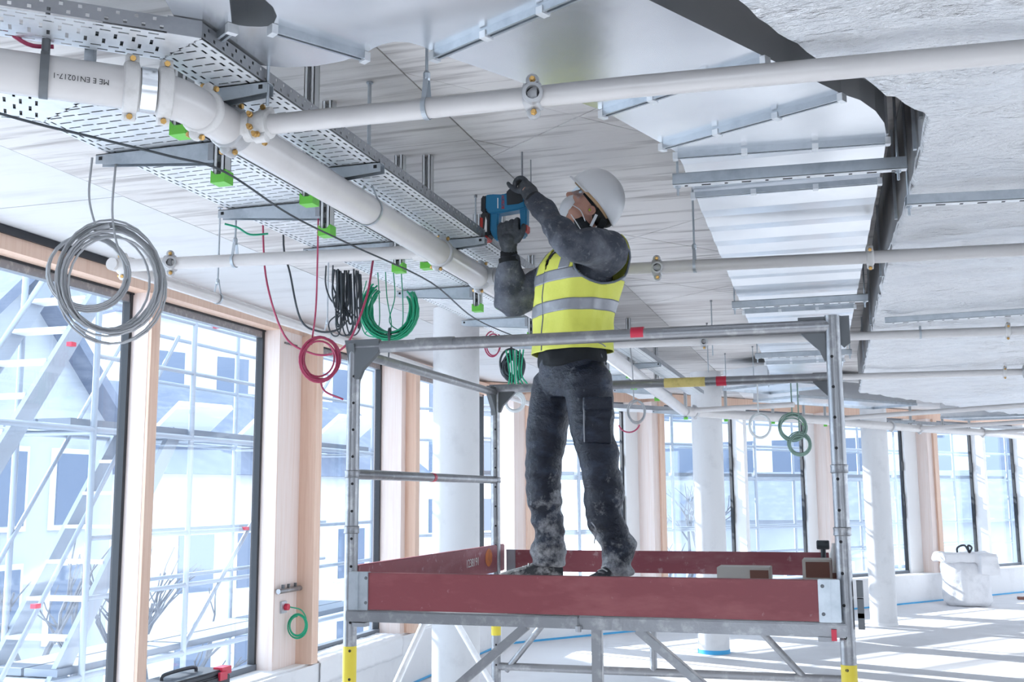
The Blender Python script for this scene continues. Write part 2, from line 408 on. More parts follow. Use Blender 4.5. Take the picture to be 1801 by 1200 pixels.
for k, (a, b) in enumerate(((2.52, 2.77), (4.92, 5.0), (6.70, 6.95), (9.56, 9.94), (11.86, 11.96), (13.40, 13.5))):
    struct(wallbox(a, b, 0.02 if b-a < 0.15 else 0.22, 0.34, 0.525, 3.44).build('trim_%d' % (6+k), M_white), 'white window reveal of the far facade, number %d from the left' % (k+1))

# round concrete columns
def column(x, y, r, label):
    t = thing('round_column', label, 'column', (x, y, 0), 'round concrete columns')
    MB().lathe((x, y, 0), (0,0,1), [(0, r), (CEIL, r)], 40).build('shaft', M_column, t, smooth=40)
    MB().lathe((x, y, 0), (0,0,1), [(0, r+0.006), (0.05, r+0.006)], 40).build('base_tape', M_blue if x < -1 and y > 10 else M_plaster, t, smooth=40)
column(-3.167, 8.72, 0.20, 'thick round white column nearest to the scaffold tower')
column(-1.707, 14.4, 0.20, 'round white column with blue tape at its foot, behind the toe board')
column(0.478, 18.0, 0.20, 'round white column right of the scaffold tower')

# ================================================================== outside
M_ground = mat('pale_street', (0.74, 0.75, 0.77), 0.9)
M_bw = mat('pale_render', (0.72, 0.735, 0.76), 0.9, var=((0.58, 0.60, 0.63), 0.6, ONE, 0.45, 0.75))
M_bg = mat('grey_render', (0.42, 0.445, 0.49), 0.9, var=((0.33, 0.355, 0.40), 0.6, ONE, 0.45, 0.75))
M_slate = mat('blue_slate', (0.13, 0.155, 0.215), 0.8, var=((0.18, 0.205, 0.265), 3.0, ONE, 0.45, 0.7))
M_win = mat('far_window_pane', (0.13, 0.165, 0.235), 0.2)  # blue lift in the colour stands for sky reflected in the panes
M_scaf = mat('outside_scaffold_steel', (0.36, 0.40, 0.46), 0.5, 0.3)
M_plank = mat('scaffold_deck', (0.22, 0.25, 0.30), 0.7)
M_bark = mat('bare_bark', (0.15, 0.155, 0.175), 0.9)
M_snow = mat('pale_roofing', (0.78, 0.80, 0.83), 0.8)
struct(MB().box((-140, -60, -4.2), (120, 160, -4.0)).build('ground', M_ground), 'bright street outside')

def facade_windows(root, o, ax, n, rows, cols, w, h, du, dz, u0, z0):
    """window boxes on a wall: each its own part with a pane"""
    o, ax, n = Vector(o), Vector(ax), Vector(n)
    for j in range(rows):
        for i in range(cols):
            c = o + ax*(u0+i*du) + Vector((0,0,z0+j*dz)) + n*0.02
            f = MB().obox(c, (ax, n, (0,0,1)), (w+0.2, 0.10, h+0.2)).build('window_frame', M_snow, root)
            MB().obox(c+n*0.06, (ax, n, (0,0,1)), (w, 0.06, h)).build('pane', M_win, f)
def house(label, o, ax, L, dep, h, m, rows, cols, w, hh, du, dz, u0, z0, roof=None, gable=False):
    o, ax = Vector(o), Vector(ax).normalized(); n = Vector((ax.y, -ax.x, 0))       # n points to the viewer side
    t = thing('building', label, 'building', o)
    MB().obox(o+ax*L/2-n*dep/2+V(0,0,h/2), (ax, n, (0,0,1)), (L, dep, h)).build('wall', m, t)
    facade_windows(t, o, ax, n, rows, cols, w, hh, du, dz, u0, z0)
    if roof:
        rh = roof
        a, b = o+V(0,0,h)+n*0.4-ax*0.3, o+V(0,0,h)+n*0.4+ax*(L+0.3)
        if gable:
            tri = [o+V(0,0,h), o+ax*L+V(0,0,h), o+ax*L/2+V(0,0,h+rh)]
            MB().extr([p+n*0.02 for p in tri], -n*dep).build('gable', m, t)
            for sgn, e in ((0, o), (1, o+ax*L)):
                e = e+V(0,0,h); top = o+ax*L/2+V(0,0,h+rh); d = (e-top).normalized()
                up = d.cross(n); up = up if up.z > 0 else -up
                MB().extr([top+n*0.5, e+d*0.5+n*0.5, e+d*0.5+n*0.5+up*0.2, top+n*0.5+up*0.2], -n*(dep+1)).build('roof_slope', M_slate, t)
        else:
            MB().extr([a, a-n*(dep+0.8), a-n*(dep+0.8)*0.5+V(0,0,rh)], b-a).build('roof', M_slate, t)
    return t
h1 = house('grey gabled house seen through the near left window', (-15.0, 13.6, -4), (0.02, 1, 0), 6.0, 7, 7.3, M_bg, 3, 3, 0.9, 1.4, 1.75, 2.2, 1.2, 1.8, roof=2.9, gable=True)
h2 = house('pale low annex with skylights behind the outside scaffold', (-16.0, 22.5, -4), (0.3, 1, 0), 10.5, 7, 6.6, M_bw, 2, 5, 1.1, 1.4, 1.9, 2.6, 1.4, 1.8, roof=2.6)
for i in range(3):
    q = V(-16.0+0.9*i, 24.0+2.6*i, 3.9)
    s_ = MB().obox(q, (V(0.3,1,0).normalized(), V(0.81,-0.24,0.55), V(-0.5,0.15,0.85)), (1.7, 1.6, 0.12)).build('skylight', M_snow, h2)
house('long pale apartment block behind the left facade', (-26, 34, -4), (0.45, 1, 0), 26, 9, 13, M_bw, 4, 8, 1.5, 1.6, 3.0, 2.9, 2.2, 2.2, roof=3)
house('white office block with window bands beyond the far windows', (-9, 50, -4), (1, -0.25, 0), 23, 10, 14, M_bw, 5, 8, 1.9, 1.5, 2.7, 2.6, 1.8, 2.4, roof=None)
house('low grey shed beyond the far windows', (-6, 36, -4), (1, 0.1, 0), 13, 6, 5.2, M_bg, 1, 4, 2.0, 1.6, 3.1, 2.5, 2.0, 3.0, roof=1.6)

def bare_tree(x, y, z, h, label):
    t = thing('bare_tree', label, 'tree', (x, y, z), 'bare winter trees outside')
    rnd = random.Random(int(x*10+y*7)); mb = MB(); tw = MB()
    def grow(p, d, L, r, lev):
        q = p+d*L; (mb if lev < 2 else tw).tube([p, (p+q)/2+Vector((rnd.uniform(-1,1), rnd.uniform(-1,1), 0))*L*0.05, q], [r, r*0.85, r*0.65], 5)
        if lev >= 4: return
        for k in range(3 if lev < 3 else 2):
            nd = (d+Vector((rnd.uniform(-1,1), rnd.uniform(-1,1), rnd.uniform(-0.2,0.7)))*0.75).normalized()
            grow(p+d*L*rnd.uniform(0.55, 1.0), nd, L*rnd.uniform(0.55, 0.8), r*0.55, lev+1)
    grow(Vector((x, y, z)), Vector((0,0,1)), h*0.36, h*0.022, 0)
    mb.build('trunk', M_bark, t); o = tw.build('twigs', M_bark, t); o['kind'] = 'stuff'
bare_tree(-10.4, 12.0, -4, 6.5, 'bare winter tree seen through the near left window')
bare_tree(-11.0, 15.6, -4, 6.5, 'bare winter tree seen through the second left window')
bare_tree(-5.0, 33.0, -4, 8.0, 'bare winter tree beyond the far windows')

# scaffold and stair tower standing outside the left facade
sc = thing('facade_scaffold', 'steel scaffold with stair flights standing outside the left windows', 'scaffold', (-6.5, 8, -4))
for yy in (6.2, 7.82, 9.28, 11.4, 13.6):
    for xx in (-6.15, -6.95):
        if xx < -6.5 and yy < 7: continue
        MB().tube([(xx, yy, -4), (xx, yy, 7)], 0.028, 8).build('standard', M_scaf, sc, smooth=50)
for zz in (0.62, 2.68, 4.75):
    for y0, y1 in ((7.6, 9.3), (9.35, 11.4), (11.45, 13.6)):
        for k in range(2):
            x0 = -6.9+0.36*k
            dk = MB().box((x0, y0, zz-0.06), (x0+0.33, y1, zz)).build('deck_plank', M_plank, sc)
    for xx in (-6.15, -6.95):
        MB().tube([(xx, 6.0, zz-0.09), (xx, 13.8, zz-0.09)], 0.026, 8).build('ledger', M_scaf, sc, smooth=50)
        for dz in (0.55, 1.05):
            MB().tube([(xx, 7.8 if xx > -6.5 else 9.3, zz+dz), (xx, 13.8, zz+dz)], 0.022, 8).build('guard_rail', M_scaf, sc, smooth=50)
    for yy in (7.82, 9.28, 11.4, 13.6):
        MB().tube([(-6.95, yy, zz-0.11), (-6.15, yy, zz-0.11)], 0.024, 8).build('transom', M_scaf, sc, smooth=50)
def flight(ya, za, yb, zb):
    for xx in (-6.28, -6.92):
        MB().bar((xx, ya, za), (xx, yb, zb), 0.05, 0.16, (0, -0.7, 0.7)).build('stringer', M_scaf, sc)
        MB().tube([(xx, ya, za+0.95), (xx, yb, zb+0.95)], 0.02, 8).build('stair_rail', M_scaf, sc, smooth=50)
    n = 10
    for k in range(1, n):
        u = k/n; MB().box((-6.9, ya+(yb-ya)*u-0.10, za+(zb-za)*u), (-6.3, ya+(yb-ya)*u+0.10, za+(zb-za)*u+0.03)).build('tread', M_snow, sc)
flight(6.15, 1.30, 8.35, 4.35)
flight(7.0, -0.40, 9.2, 2.65)
for p, q in (((-6.15, 9.28, 0.6), (-6.15, 11.4, 2.6)), ((-6.15, 11.4, 2.7), (-6.15, 13.6, 4.7)), ((-6.95, 9.28, 2.7), (-6.95, 7.82, 0.6))):
    MB().tube([p, q], 0.022, 8).build('brace', M_scaf, sc, smooth=50)
for p in ((-6.12, 7.45, 3.28), (-6.12, 9.6, 3.75), (-6.12, 7.2, 1.17), (-6.12, 10.3, 1.68)):
    MB().cbox(p, (0.05, 0.06, 0.035)).build('red_clip', M_redp, sc)
sc2 = thing('facade_scaffold', 'steel scaffold standing outside the far windows', 'scaffold', W2(6, 2.0, -4))
for k in range(8):
    for off in (1.5, 2.4):
        p = W2(0.5+2.1*k, off, -4); MB().tube([p, p+V(0,0,11)], 0.03, 8).build('standard', M_scaf, sc2, smooth=50)
for zz in (0.4, 2.4, 4.4):
    for off in (1.5, 2.4):
        for dz in (-0.1, 0.5, 1.0):
            MB().tube([W2(0, off, zz+dz), W2(16, off, zz+dz)], 0.024, 8).build('guard_rail' if dz > 0 else 'ledger', M_scaf, sc2, smooth=50)
    for k in range(7):
        for j in range(2):
            wallbox(0.55+2.1*k, 2.55+2.1*k, 1.55+0.42*j, 1.92+0.42*j, zz-0.06, zz).build('deck_plank', M_plank, sc2)

# ================================================================== sprinkler pipes
ZP = 3.10; RM = 0.057; RB = 0.030
def coupling(parent, c, ax, R, w=0.045, m=None, ear=(0,0,1), th=0.016, bolts=True):
    c, ax, ear = Vector(c), Vector(ax).normalized(), Vector(ear).normalized()
    ear = (ear-ax*ear.dot(ax)).normalized(); side = ax.cross(ear)
    mb = MB(); mb.lathe(c-ax*w/2, ax, [(0, R+0.003), (0.004, R+th*0.8), (w*0.3, R+th), (w*0.7, R+th), (w-0.004, R+th*0.8), (w, R+0.003)], 32)
    for s in (1, -1):
        mb.lathe(c+ear*s*(R+th*0.9)-ax*w*0.42, ax, [(0, 0.012), (0.004, 0.018), (w*0.8, 0.018), (w*0.84, 0.012)], 14)
    o = mb.build('coupling', m or M_cast, parent, smooth=40)
    if bolts:
        for s in (1, -1):
            p = c+ear*s*(R+th+0.004)
            MB().lathe(p-side*0.028, side, [(0, 0.008), (0.008, 0.009), (0.010, 0.005), (0.046, 0.005), (0.048, 0.009), (0.056, 0.008)], 6).build('bolt', M_brass, o)
    return o
def outlet(parent, c, d, R, ax, m=None):
    """mechanical outlet saddle with an open bore"""
    c, d, ax = Vector(c), Vector(d).normalized(), Vector(ax).normalized(); up = ax.cross(d).normalized()
    if up.z < 0: up = -up
    mb = MB(); mb.lathe(c-ax*0.024, ax, [(0, R+0.002), (0.003, R+0.010), (0.045, R+0.010), (0.048, R+0.002)], 24)
    for s in (1, -1): mb.lathe(c+up*s*(R+0.014)-d*0.012, d, [(0, 0.013), (0.003, 0.019), (0.022, 0.019), (0.026, 0.014)], 14)
    mb.lathe(c, d, [(R*0.6, 0.029), (R+0.018, 0.028), (R+0.026, 0.028), (R+0.028, 0.019), (R+0.004, 0.018)], 24, cap=False)
    o = mb.build('outlet_saddle', m or M_castg, parent, smooth=40)
    MB().lathe(c+d*(R+0.004), d, [(0, 0.0195), (0.003, 0.0195)], 20).build('bore', M_hole, o, smooth=40)
    for s in (1, -1):
        MB().lathe(c+up*s*(R+0.016)+d*0.012, d, [(0, 0.010), (0.008, 0.009), (0.010, 0.006), (0.018, 0.006)], 6).build('bolt', M_brass, o)
    return o
def hanger(c, R, ax, label, rod=0.005, wide=0.014, m=None, top=CEIL):
    c, ax = Vector(c), Vector(ax).normalized(); m = m or M_zinc
    t = thing('pipe_hanger', label, 'pipe hanger', (c.x, c.y, c.z-R-0.004))
    side = Vector((0,0,1)).cross(ax).normalized(); up = Vector((0,0,1))
    a0 = math.radians(52); pts = []
    for k in range(25):
        a = PI/2+a0/1.3+(2*PI-2*a0/1.3)*k/24
        pts.append(c+(side*math.cos(a)+up*math.sin(a))*(R+0.0025))
    apex = c+up*(R+0.065)
    pts = [apex+side*-0.006] + pts + [apex+side*0.006]
    mb = MB()
    for i in range(len(pts)-1):
        d = (pts[i+1]-pts[i]).normalized(); nn = ax.cross(d)
        mb.obox((pts[i]+pts[i+1])/2, (d, ax, nn), ((pts[i+1]-pts[i]).length+0.002, wide, 0.003))
    mb.build('band', m, t)
    MB().lathe(apex-up*0.014, up, [(0, 0.009), (0.006, 0.011), (0.022, 0.011), (0.03, 0.006)], 8).build('nut', m, t)
    MB().tube([apex-up*0.02, V(c.x, c.y, top)], rod, 8).build('threaded_rod', m, t, smooth=50)
    MB().lathe(V(c.x, c.y, top-0.006), up, [(0, 0.014), (0.006, 0.014)], 12).build('anchor', m, t)
    return t

YX = V(0, 1, 0); XX = V(1, 0, 0); DD = V(0.76, 0.65, 0).normalized()
mp = thing('sprinkler_main', 'thick white sprinkler main running from upper left past the worker', 'pipe', (-1.72, 3.4, ZP-RM))
elb = V(-1.715, 2.44, ZP); k0 = elb-DD*0.11; k1 = V(-1.715, 2.55, ZP)
MB().tube([k0-DD*1.1, k0], RM, 40).build('pipe', M_pipe, mp, smooth=40)
arc = [k0*(1-t)**2+elb*2*t*(1-t)+k1*t*t for t in [i/10 for i in range(11)]]
MB().tube(arc, RM+0.002, 40).build('elbow', M_pipe, mp, smooth=40)
MB().tube([k1, V(-1.715, 8, ZP), V(-1.80, 12.9, ZP-0.10)], RM, 40).build('pipe', M_pipe, mp, smooth=40)
coupling(mp, V(-1.795, 2.365, ZP), DD, RM, 0.042, ear=(0.2, -0.25, 1))
coupling(mp, V(-1.730, 2.425, ZP), DD, RM, 0.042, ear=(0.2, -0.25, 1))
MB().lathe(V(-1.762, 2.395, ZP)-DD*0.02, DD, [(0, RM+0.004), (0.04, RM+0.004)], 32).build('steel_sleeve', M_duct, mp, smooth=40)
coupling(mp, V(-1.715, 2.585, ZP), YX, RM, 0.030, ear=(-0.3, 0, -1), th=0.012)
coupling(mp, V(-1.715, 2.74, ZP), YX, RM, 0.060, M_castg, ear=(0.12, 0, 1), th=0.010)
coupling(mp, V(-1.715, 4.50, ZP), YX, RM, 0.034, M_castg, ear=(0.25, 0, 1), th=0.010)
coupling(mp, V(-1.715, 5.07, ZP), YX, RM, 0.055, M_castg, ear=(0.15, 0, 1), th=0.010)
coupling(mp, V(-1.72, 7.70, ZP), YX, RM, 0.055, M_castg, ear=(0.15, 0, 1), th=0.010)
MB().lathe(V(-1.715, 2.74, ZP), XX, [(0, 0.046), (RM+0.022, 0.044), (RM+0.024, 0.038), (RM+0.05, 0.038)], 24).build('branch_tee', M_cast, mp, smooth=40)
MB().lathe(V(-1.715, 5.07, ZP), XX, [(0, 0.046), (RM+0.022, 0.044), (RM+0.024, 0.038), (RM+0.05, 0.038)], 24).build('branch_tee', M_castg, mp, smooth=40)
MB().lathe(V(-1.715, 4.455, ZP), -XX, [(0, 0.046), (RM+0.022, 0.044), (RM+0.024, 0.038), (RM+0.05, 0.038)], 24).build('branch_tee', M_cast, mp, smooth=40)
for dx, dz in ((0.088, 0.02), (0.088, -0.018), (0.105, -0.042)):
    MB().lathe(V(-1.715+dx, 2.70, ZP+dz), (0.2, -1, 0), [(0, 0.009), (0.012, 0.009), (0.013, 0.006), (0.024, 0.006)], 6).build('bolt', M_brass, mp)
# print on the near pipe, upside down as it hangs
tdir = (V(-0.66, -0.76, -0.05)-V(0,0,0)).normalized()
view = (V(0,0,2)-V(-1.88, 2.277, ZP)).normalized()
nrm = (view-DD*view.dot(DD)).normalized()
nrm = (nrm+V(0,0,0.12)).normalized(); nrm = (nrm-DD*nrm.dot(DD)).normalized()
textmesh('pipe_print', 'ME E EN10217-1', 0.020, M_text, frame_mtx(V(-1.892, 2.285, ZP)+nrm*(RM+0.0012), -DD, nrm.cross(-DD)), mp, ext=0.0003)

def branch(label, pts, R=RB, zz=ZP):
    t = thing('sprinkler_branch', label, 'pipe', (pts[0][0], pts[0][1], ZP-R))
    MB().tube([V(p[0], p[1], p[2] if len(p) > 2 else zz) for p in pts], R, 28).build('pipe', M_pipe, t, smooth=40); return t
b1 = branch('long white branch pipe crossing the whole top of the picture', [(-1.62, 2.738), (-0.5, 2.775), (1.6, 2.92)])
coupling(b1, (-1.605, 2.738, ZP), XX, RB, 0.05, ear=(0, -0.3, -1), th=0.014)
outlet(b1, (-0.778, 2.765, ZP), (0.25, -1, -0.12), RB, XX)
b2 = branch('white branch pipe between the main and the window side, left of the worker', [(-1.78, 4.448), (-3.27, 4.272)])
outlet(b2, (-3.0, 4.305, ZP), (0.65, -1, -0.1), RB, (-1, -0.12, 0))
coupling(b2, (-3.24, 4.277, ZP), (1, 0.12, 0), RB, 0.05, ear=(0, -0.3, 1), th=0.014)
b3 = branch("white branch pipe passing behind the worker's shoulder to the right", [(-1.63, 5.07), (-0.8, 5.135), (2.4, 5.41)])
outlet(b3, (-0.826, 5.14, ZP), (0.15, -1, -0.15), RB, XX); coupling(b3, (0.163, 5.22, ZP), XX, RB, 0.035, ear=(0, -0.6, 1), th=0.012)
b4 = branch('white branch pipe just under the tower top rail', [(-1.68, 7.70), (1.1, 7.95), (3.2, 8.15)])
outlet(b4, (-0.924, 7.77, ZP), (0.1, -1, -0.15), RB, XX); coupling(b4, (1.114, 7.955, ZP), XX, RB, 0.035, ear=(0, -0.6, 1), th=0.012)
b5 = branch('distant white branch pipe below the foil duct', [(-1.8, 10.45), (1.6, 10.72), (4.0, 10.95)])
coupling(b5, (1.45, 10.71, ZP), XX, RB, 0.035, ear=(0, -0.6, 1), th=0.012); outlet(b5, (1.62, 10.722, ZP), (0, -1, -0.15), RB, XX)
bw = branch('white pipe running along the tops of the left windows', [(-3.265, 4.22), (-3.29, 5.2), (-3.40, 8.2), (-3.47, 9.5), (-3.6, 13.2)])
coupling(bw, (-3.267, 4.34, ZP), YX, RB, 0.04, ear=(0.5, 0, 1), th=0.014)
ZL = 3.0
bf = branch('far white main pipe following the far windows', [(-1.78, 12.95), (-1.6, 13.35), (-1.11, 14.06), (-0.352, 15.02), (0.405, 16.5), (1.095, 17.7), (2.21, 19.3), (3.13, 21.1)], RM, ZL)
for q, dq in (((-1.70, 13.13), (0.45, 0.9, 0)), ((0.70, 17.0), (0.5, 0.85, 0)), ((1.14, 17.76), (0.55, 0.8, 0)), ((2.21, 19.3), (0.5, 0.85, 0))):
    coupling(bf, (*q, ZL), dq, RM, 0.06, M_castg, th=0.014, bolts=False)
branch('thin white far pipe above the second round column', [(-1.66, 12.85), (-0.5, 12.44)], zz=ZL)
branch('far white pipe slanting to the right edge, upper one', [(-0.11, 15.0), (2.9, 12.85)], zz=ZL)
branch('far white pipe slanting to the right edge, lower one', [(1.13, 17.73), (3.65, 15.65)], zz=ZL)
branch('farthest white pipe slanting to the right edge', [(2.21, 19.3), (4.6, 17.5)], zz=ZL)

hanger((-1.092, 2.755, ZP), RB, XX, 'steel hanger on the long top branch pipe', m=M_zinc)
hanger((-1.715, 3.72, ZP), RM, YX, 'steel loop hanger on the thick main above the red coil', rod=0.008)
hanger((-2.678, 4.342, ZP), RB, XX, 'steel hanger on the branch pipe left of the main')
hanger((-0.645, 5.15, ZP), RB, XX, "steel hanger right of the worker's helmet")
hanger((-3.285, 5.16, ZP), RB, YX, 'steel hanger on the window pipe beside the grey coil')
hanger((-3.345, 6.62, ZP), RB, YX, 'steel hanger on the window pipe behind the red coil')
hanger((-1.715, 7.4, ZP), RM, YX, 'steel hanger on the main behind the worker', rod=0.006)
hanger((0.55, 8.0-0.1, ZP), RB, XX, 'distant steel hanger on the pipe under the foil duct', top=3.17)
kh = thing('pipe_hanger', 'dark blurred hanger on the near end of the thick main', 'pipe hanger', (-1.955, 2.222, ZP-RM), None)
MB().lathe(V(-1.955, 2.222, ZP)-DD*0.011, DD, [(0, RM+0.001), (0, RM+0.005), (0.022, RM+0.005), (0.022, RM+0.001)], 32, cap=False).build('band', M_alud, kh, smooth=40)
MB().tube([V(-1.955, 2.222, ZP+RM+0.004), V(-1.955, 2.222, ZP+RM+0.10)], 0.011, 10).build('turnbuckle', M_alud, kh, smooth=40)
MB().tube([V(-1.955, 2.222, ZP+RM+0.08), V(-1.955, 2.222, CEIL)], 0.006, 10).build('threaded_rod', M_alud, kh, smooth=40)
rodn = [0]
ROD_LABELS = []
def rod(x, y, z0, label, r=0.005):
    t = thing('threaded_rod', label, 'rod', (x, y, z0))
    MB().tube([(x, y, z0), (x, y, CEIL)], r, 8).build('rod', M_zinc, t, smooth=50)
    MB().lathe((x, y, CEIL-0.014), (0,0,1), [(0, 0.010), (0.014, 0.010)], 6).build('nut', M_zdark, t)

# ================================================================== cable trays
def perf(mb, O, u, v, L0, L1, rows, pitch, slot, flip=False):
    """perforated sheet: rows = [(v0, v1, along?)], L0/L1 functions of v"""
    O, u, v = Vector(O), Vector(u), Vector(v)
    vs, fs = mb.v, mb.f
    for ri, (a, b, kind) in enumerate(rows):
        s0, s1 = L0((a+b)/2), L1((a+b)/2); n = max(1, int((s1-s0)/pitch)); p = (s1-s0)/n; h = b-a
        st = p*0.5 if ri % 2 else 0
        edges = []
        for i in range(n):
            c0, c1 = s0+i*p, s0+(i+1)*p
            if kind == 'x': hu, hv = slot[1]/2, h*0.40       # slot across
            elif kind == 'y': hu, hv = slot[0]/2, slot[1]/2   # slot along
            else: hu, hv = slot[1]*0.8, slot[1]*0.8           # small hole
            cu, cv = (c0+c1)/2+(0.2*p if ri % 2 else -0.2*p), (a+b)/2
            hu = min(hu, p*0.29); d0, d1, e0, e1 = cu-hu, cu+hu, cv-hv, cv+hv
            k = len(vs)
            for (x, y) in ((c0,a),(c1,a),(c1,b),(c0,b),(d0,e0),(d1,e0),(d1,e1),(d0,e1)): vs.append(O+u*x+v*y)
            fs += [(k,k+1,k+5,k+4),(k+1,k+2,k+6,k+5),(k+2,k+3,k+7,k+6),(k+3,k,k+4,k+7)]
def tray(t, corner, w, z, yend, near, rows, pitch, slot, hfl):
    """corner = inner (left) bend corner; straight run along +Y, near run back along -DD"""
    cx, cy = corner; tn = 0.46
    zf = V(0,0,1)
    def addmod(o):
        s = o.modifiers.new('sheet', 'SOLIDIFY'); s.thickness = 0.0015; s.offset = 0
    mb = MB(); perf(mb, (cx, cy, z), (0,1,0), (1,0,0), lambda v: -tn*v, lambda v: yend-cy, rows, pitch, slot)
    addmod(mb.build('tray_floor', M_tray, t))
    side = V(DD.y, -DD.x, 0)          # right-hand side of the near run
    mb = MB(); perf(mb, (cx, cy, z), -DD, side, lambda v: -tn*v*0.0+tn*v*0.0, lambda v: near, rows, pitch, slot)
    # the wedge between both runs
    mb.add([V(cx, cy, z), V(cx, cy, z)+side*w, V(cx+w, cy-tn*w, z), V(cx+w, cy-tn*w*0.0-tn*w, z)], [(0, 1, 2)])
    addmod(mb.build('tray_floor', M_tray, t))
    fr = [(0.004, hfl*0.5, 'h'), (hfl*0.5, hfl-0.004, 'h')]
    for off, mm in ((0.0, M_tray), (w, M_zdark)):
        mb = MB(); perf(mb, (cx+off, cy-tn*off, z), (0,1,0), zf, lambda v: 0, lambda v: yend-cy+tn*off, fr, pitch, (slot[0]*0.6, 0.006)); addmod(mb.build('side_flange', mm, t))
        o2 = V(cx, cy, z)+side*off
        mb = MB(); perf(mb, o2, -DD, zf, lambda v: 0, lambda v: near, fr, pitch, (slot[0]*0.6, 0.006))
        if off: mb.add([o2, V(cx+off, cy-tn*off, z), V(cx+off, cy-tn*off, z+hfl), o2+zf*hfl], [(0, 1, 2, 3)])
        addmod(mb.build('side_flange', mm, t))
tA = thing('cable_tray', 'narrow perforated cable tray above and right of the white main', 'cable tray', (-1.66, 2.43, 3.2))
tray(tA, (-1.755, 2.43), 0.19, 3.20, 13.0, 0.9, [(0.004, 0.03, 'y'), (0.03, 0.055, 'y'), (0.055, 0.095, 'x'), (0.095, 0.135, 'x'), (0.135, 0.16, 'y'), (0.16, 0.186, 'y')], 0.045, (0.028, 0.008), 0.048)
tB = thing('cable_tray', 'wide perforated cable tray left of the white main', 'cable tray', (-2.2, 2.76, 3.205))
tray(tB, (-2.43, 2.76), 0.425, 3.205, 13.4, 0.9, [(0.004, 0.026, 'y'), (0.026, 0.048, 'y')] + [(0.048+0.055*i, 0.048+0.055*(i+1), 'x') for i in range(6)] + [(0.378, 0.40, 'y'), (0.40, 0.421, 'y')], 0.045, (0.028, 0.008), 0.06)

# cables added in the trays to darken the slots seen from below
def tray_cables(x0, n, dx, z, near, y0, y1, label, col):
    t = thing('added_cable_run', label, 'cables', (x0, y0, z)); rnd = random.Random(int(-x0*100))
    side = V(DD.y, -DD.x, 0)
    for k in range(n):
        x = x0+dx*k; b = V(x, y0-0.46*dx*k, z); p = [b+(-DD)*near, b-DD*0.05, b+V(0, 0.05, 0)]
        p += [V(x+rnd.uniform(-.004, .004), y0+(y1-y0)*j/10, z+rnd.uniform(0, .003)) for j in range(1, 11)]
        MB().tube(p, dx*0.49, 6).build('cable', col[k % len(col)], t, smooth=60)
tray_cables(-2.405, 11, 0.0375, 3.2275, 0.8, 2.78, 13.3, 'row of dark cables added in the wide tray to darken its slots', (M_kcable, M_gcable, M_kcable))
tray_cables(-1.730, 5, 0.034, 3.2205, 0.25, 2.45, 12.9, 'row of dark cables added in the narrow tray to darken its slots', (M_kcable, M_gcable, M_kcable))
ORD = ['nearest', 'second', 'third', 'fourth', 'fifth', 'sixth', 'seventh', 'eighth', 'ninth', 'tenth']
def support(x, y, side, reach, zb, label, ztop=3.198, root=0.075):
    t = thing('tray_bracket', label, 'bracket', (x, y, zb), 'channel brackets carrying the cable trays')
    mb = MB(); w = 0.042
    mb.box((x-w/2, y-0.003+w/2, zb), (x+w/2, y+w/2, CEIL)); mb.box((x-w/2, y-w/2, zb), (x-w/2+0.003, y+w/2, CEIL)); mb.box((x+w/2-0.003, y-w/2, zb), (x+w/2, y+w/2, CEIL))
    mb.box((x-w/2, y-w/2, zb), (x-w/2+0.012, y-w/2+0.003, CEIL)); mb.box((x+w/2-0.012, y-w/2, zb), (x+w/2, y-w/2+0.003, CEIL))
    mb.build('channel', M_chan, t)
    mb = MB()
    for k in range(2):
        z = zb+0.05+k*0.045
        mb.cbox((x, y-w/2-0.0005, z), (0.010, 0.002, 0.022))
    mb.build('channel_slots', M_hole, t)['kind'] = 'stuff'
    s = side; x0, x1 = x+s*w/2, x+s*(w/2+reach)
    mb = MB(); tip = 0.034
    for yy in (y-0.020, y+0.017):
        mb.extr([(x0, yy, ztop), (x1, yy, ztop), (x1, yy, ztop-tip), (x0, yy, ztop-root)], (0, 0.003, 0))
    mb.box((min(x0, x1), y-0.020, ztop-0.003), (max(x0, x1), y+0.020, ztop))
    mb.build('cantilever_arm', M_zinc, t)
    for yy in (y-0.021,):
        MB().cbox((x1-s*0.02, yy, ztop-0.016), (0.012, 0.003, 0.012)).build('tip_hole', M_hole, t)
        MB().cbox((x0+s*0.012, yy, ztop-0.035), (0.02, 0.003, 0.06)).build('root_plate', M_zdark, t)
    mb = MB(); mb.box((x-0.027, y-0.027, zb-0.012), (x+0.027, y+0.027, zb+0.016)); 
    for sx in (-1, 1): mb.extr([(x+sx*0.027, y-0.027, zb+0.016), (x+sx*0.012, y-0.027, zb+0.016), (x+sx*0.027, y-0.027, zb+0.032)], (0, 0.054, 0))
    mb.build('green_end_cap', M_green, t)
B_Y = [3.09, 3.87, 4.62, 5.77, 6.9, 8.1, 9.3, 10.6, 12.0]
for i, y in enumerate(B_Y):
    support(-1.965, y, -1, 0.475, 3.062, '%s channel bracket reaching left under the wide cable tray' % ORD[i])
A_Y = [2.67, 3.475, 4.66, 5.82, 7.0, 8.3, 9.7, 11.2]
for i, y in enumerate(A_Y):
    support(-1.838, y, 1, 0.27, 3.078, '%s channel bracket reaching right under the narrow cable tray' % ORD[i], root=0.055)
    if i == 0: rod(-1.555, y, 3.13, 'threaded rod at the outer edge of the narrow tray near its bend')
rod(-1.84, 5.37, 3.27, 'threaded rod left of the drill battery')
rod(-1.25, 12.5, 3.2, 'far thin threaded rod right of the second hanger'); rod(-1.0, 9.0, 3.15, "thin threaded rod right of the worker's hip")
rod(-1.18, 10.2, 3.15, 'thin threaded rod beyond the tower guard rail'); rod(-0.9, 12.0, 3.2, 'far thin threaded rod left of the pale rings')
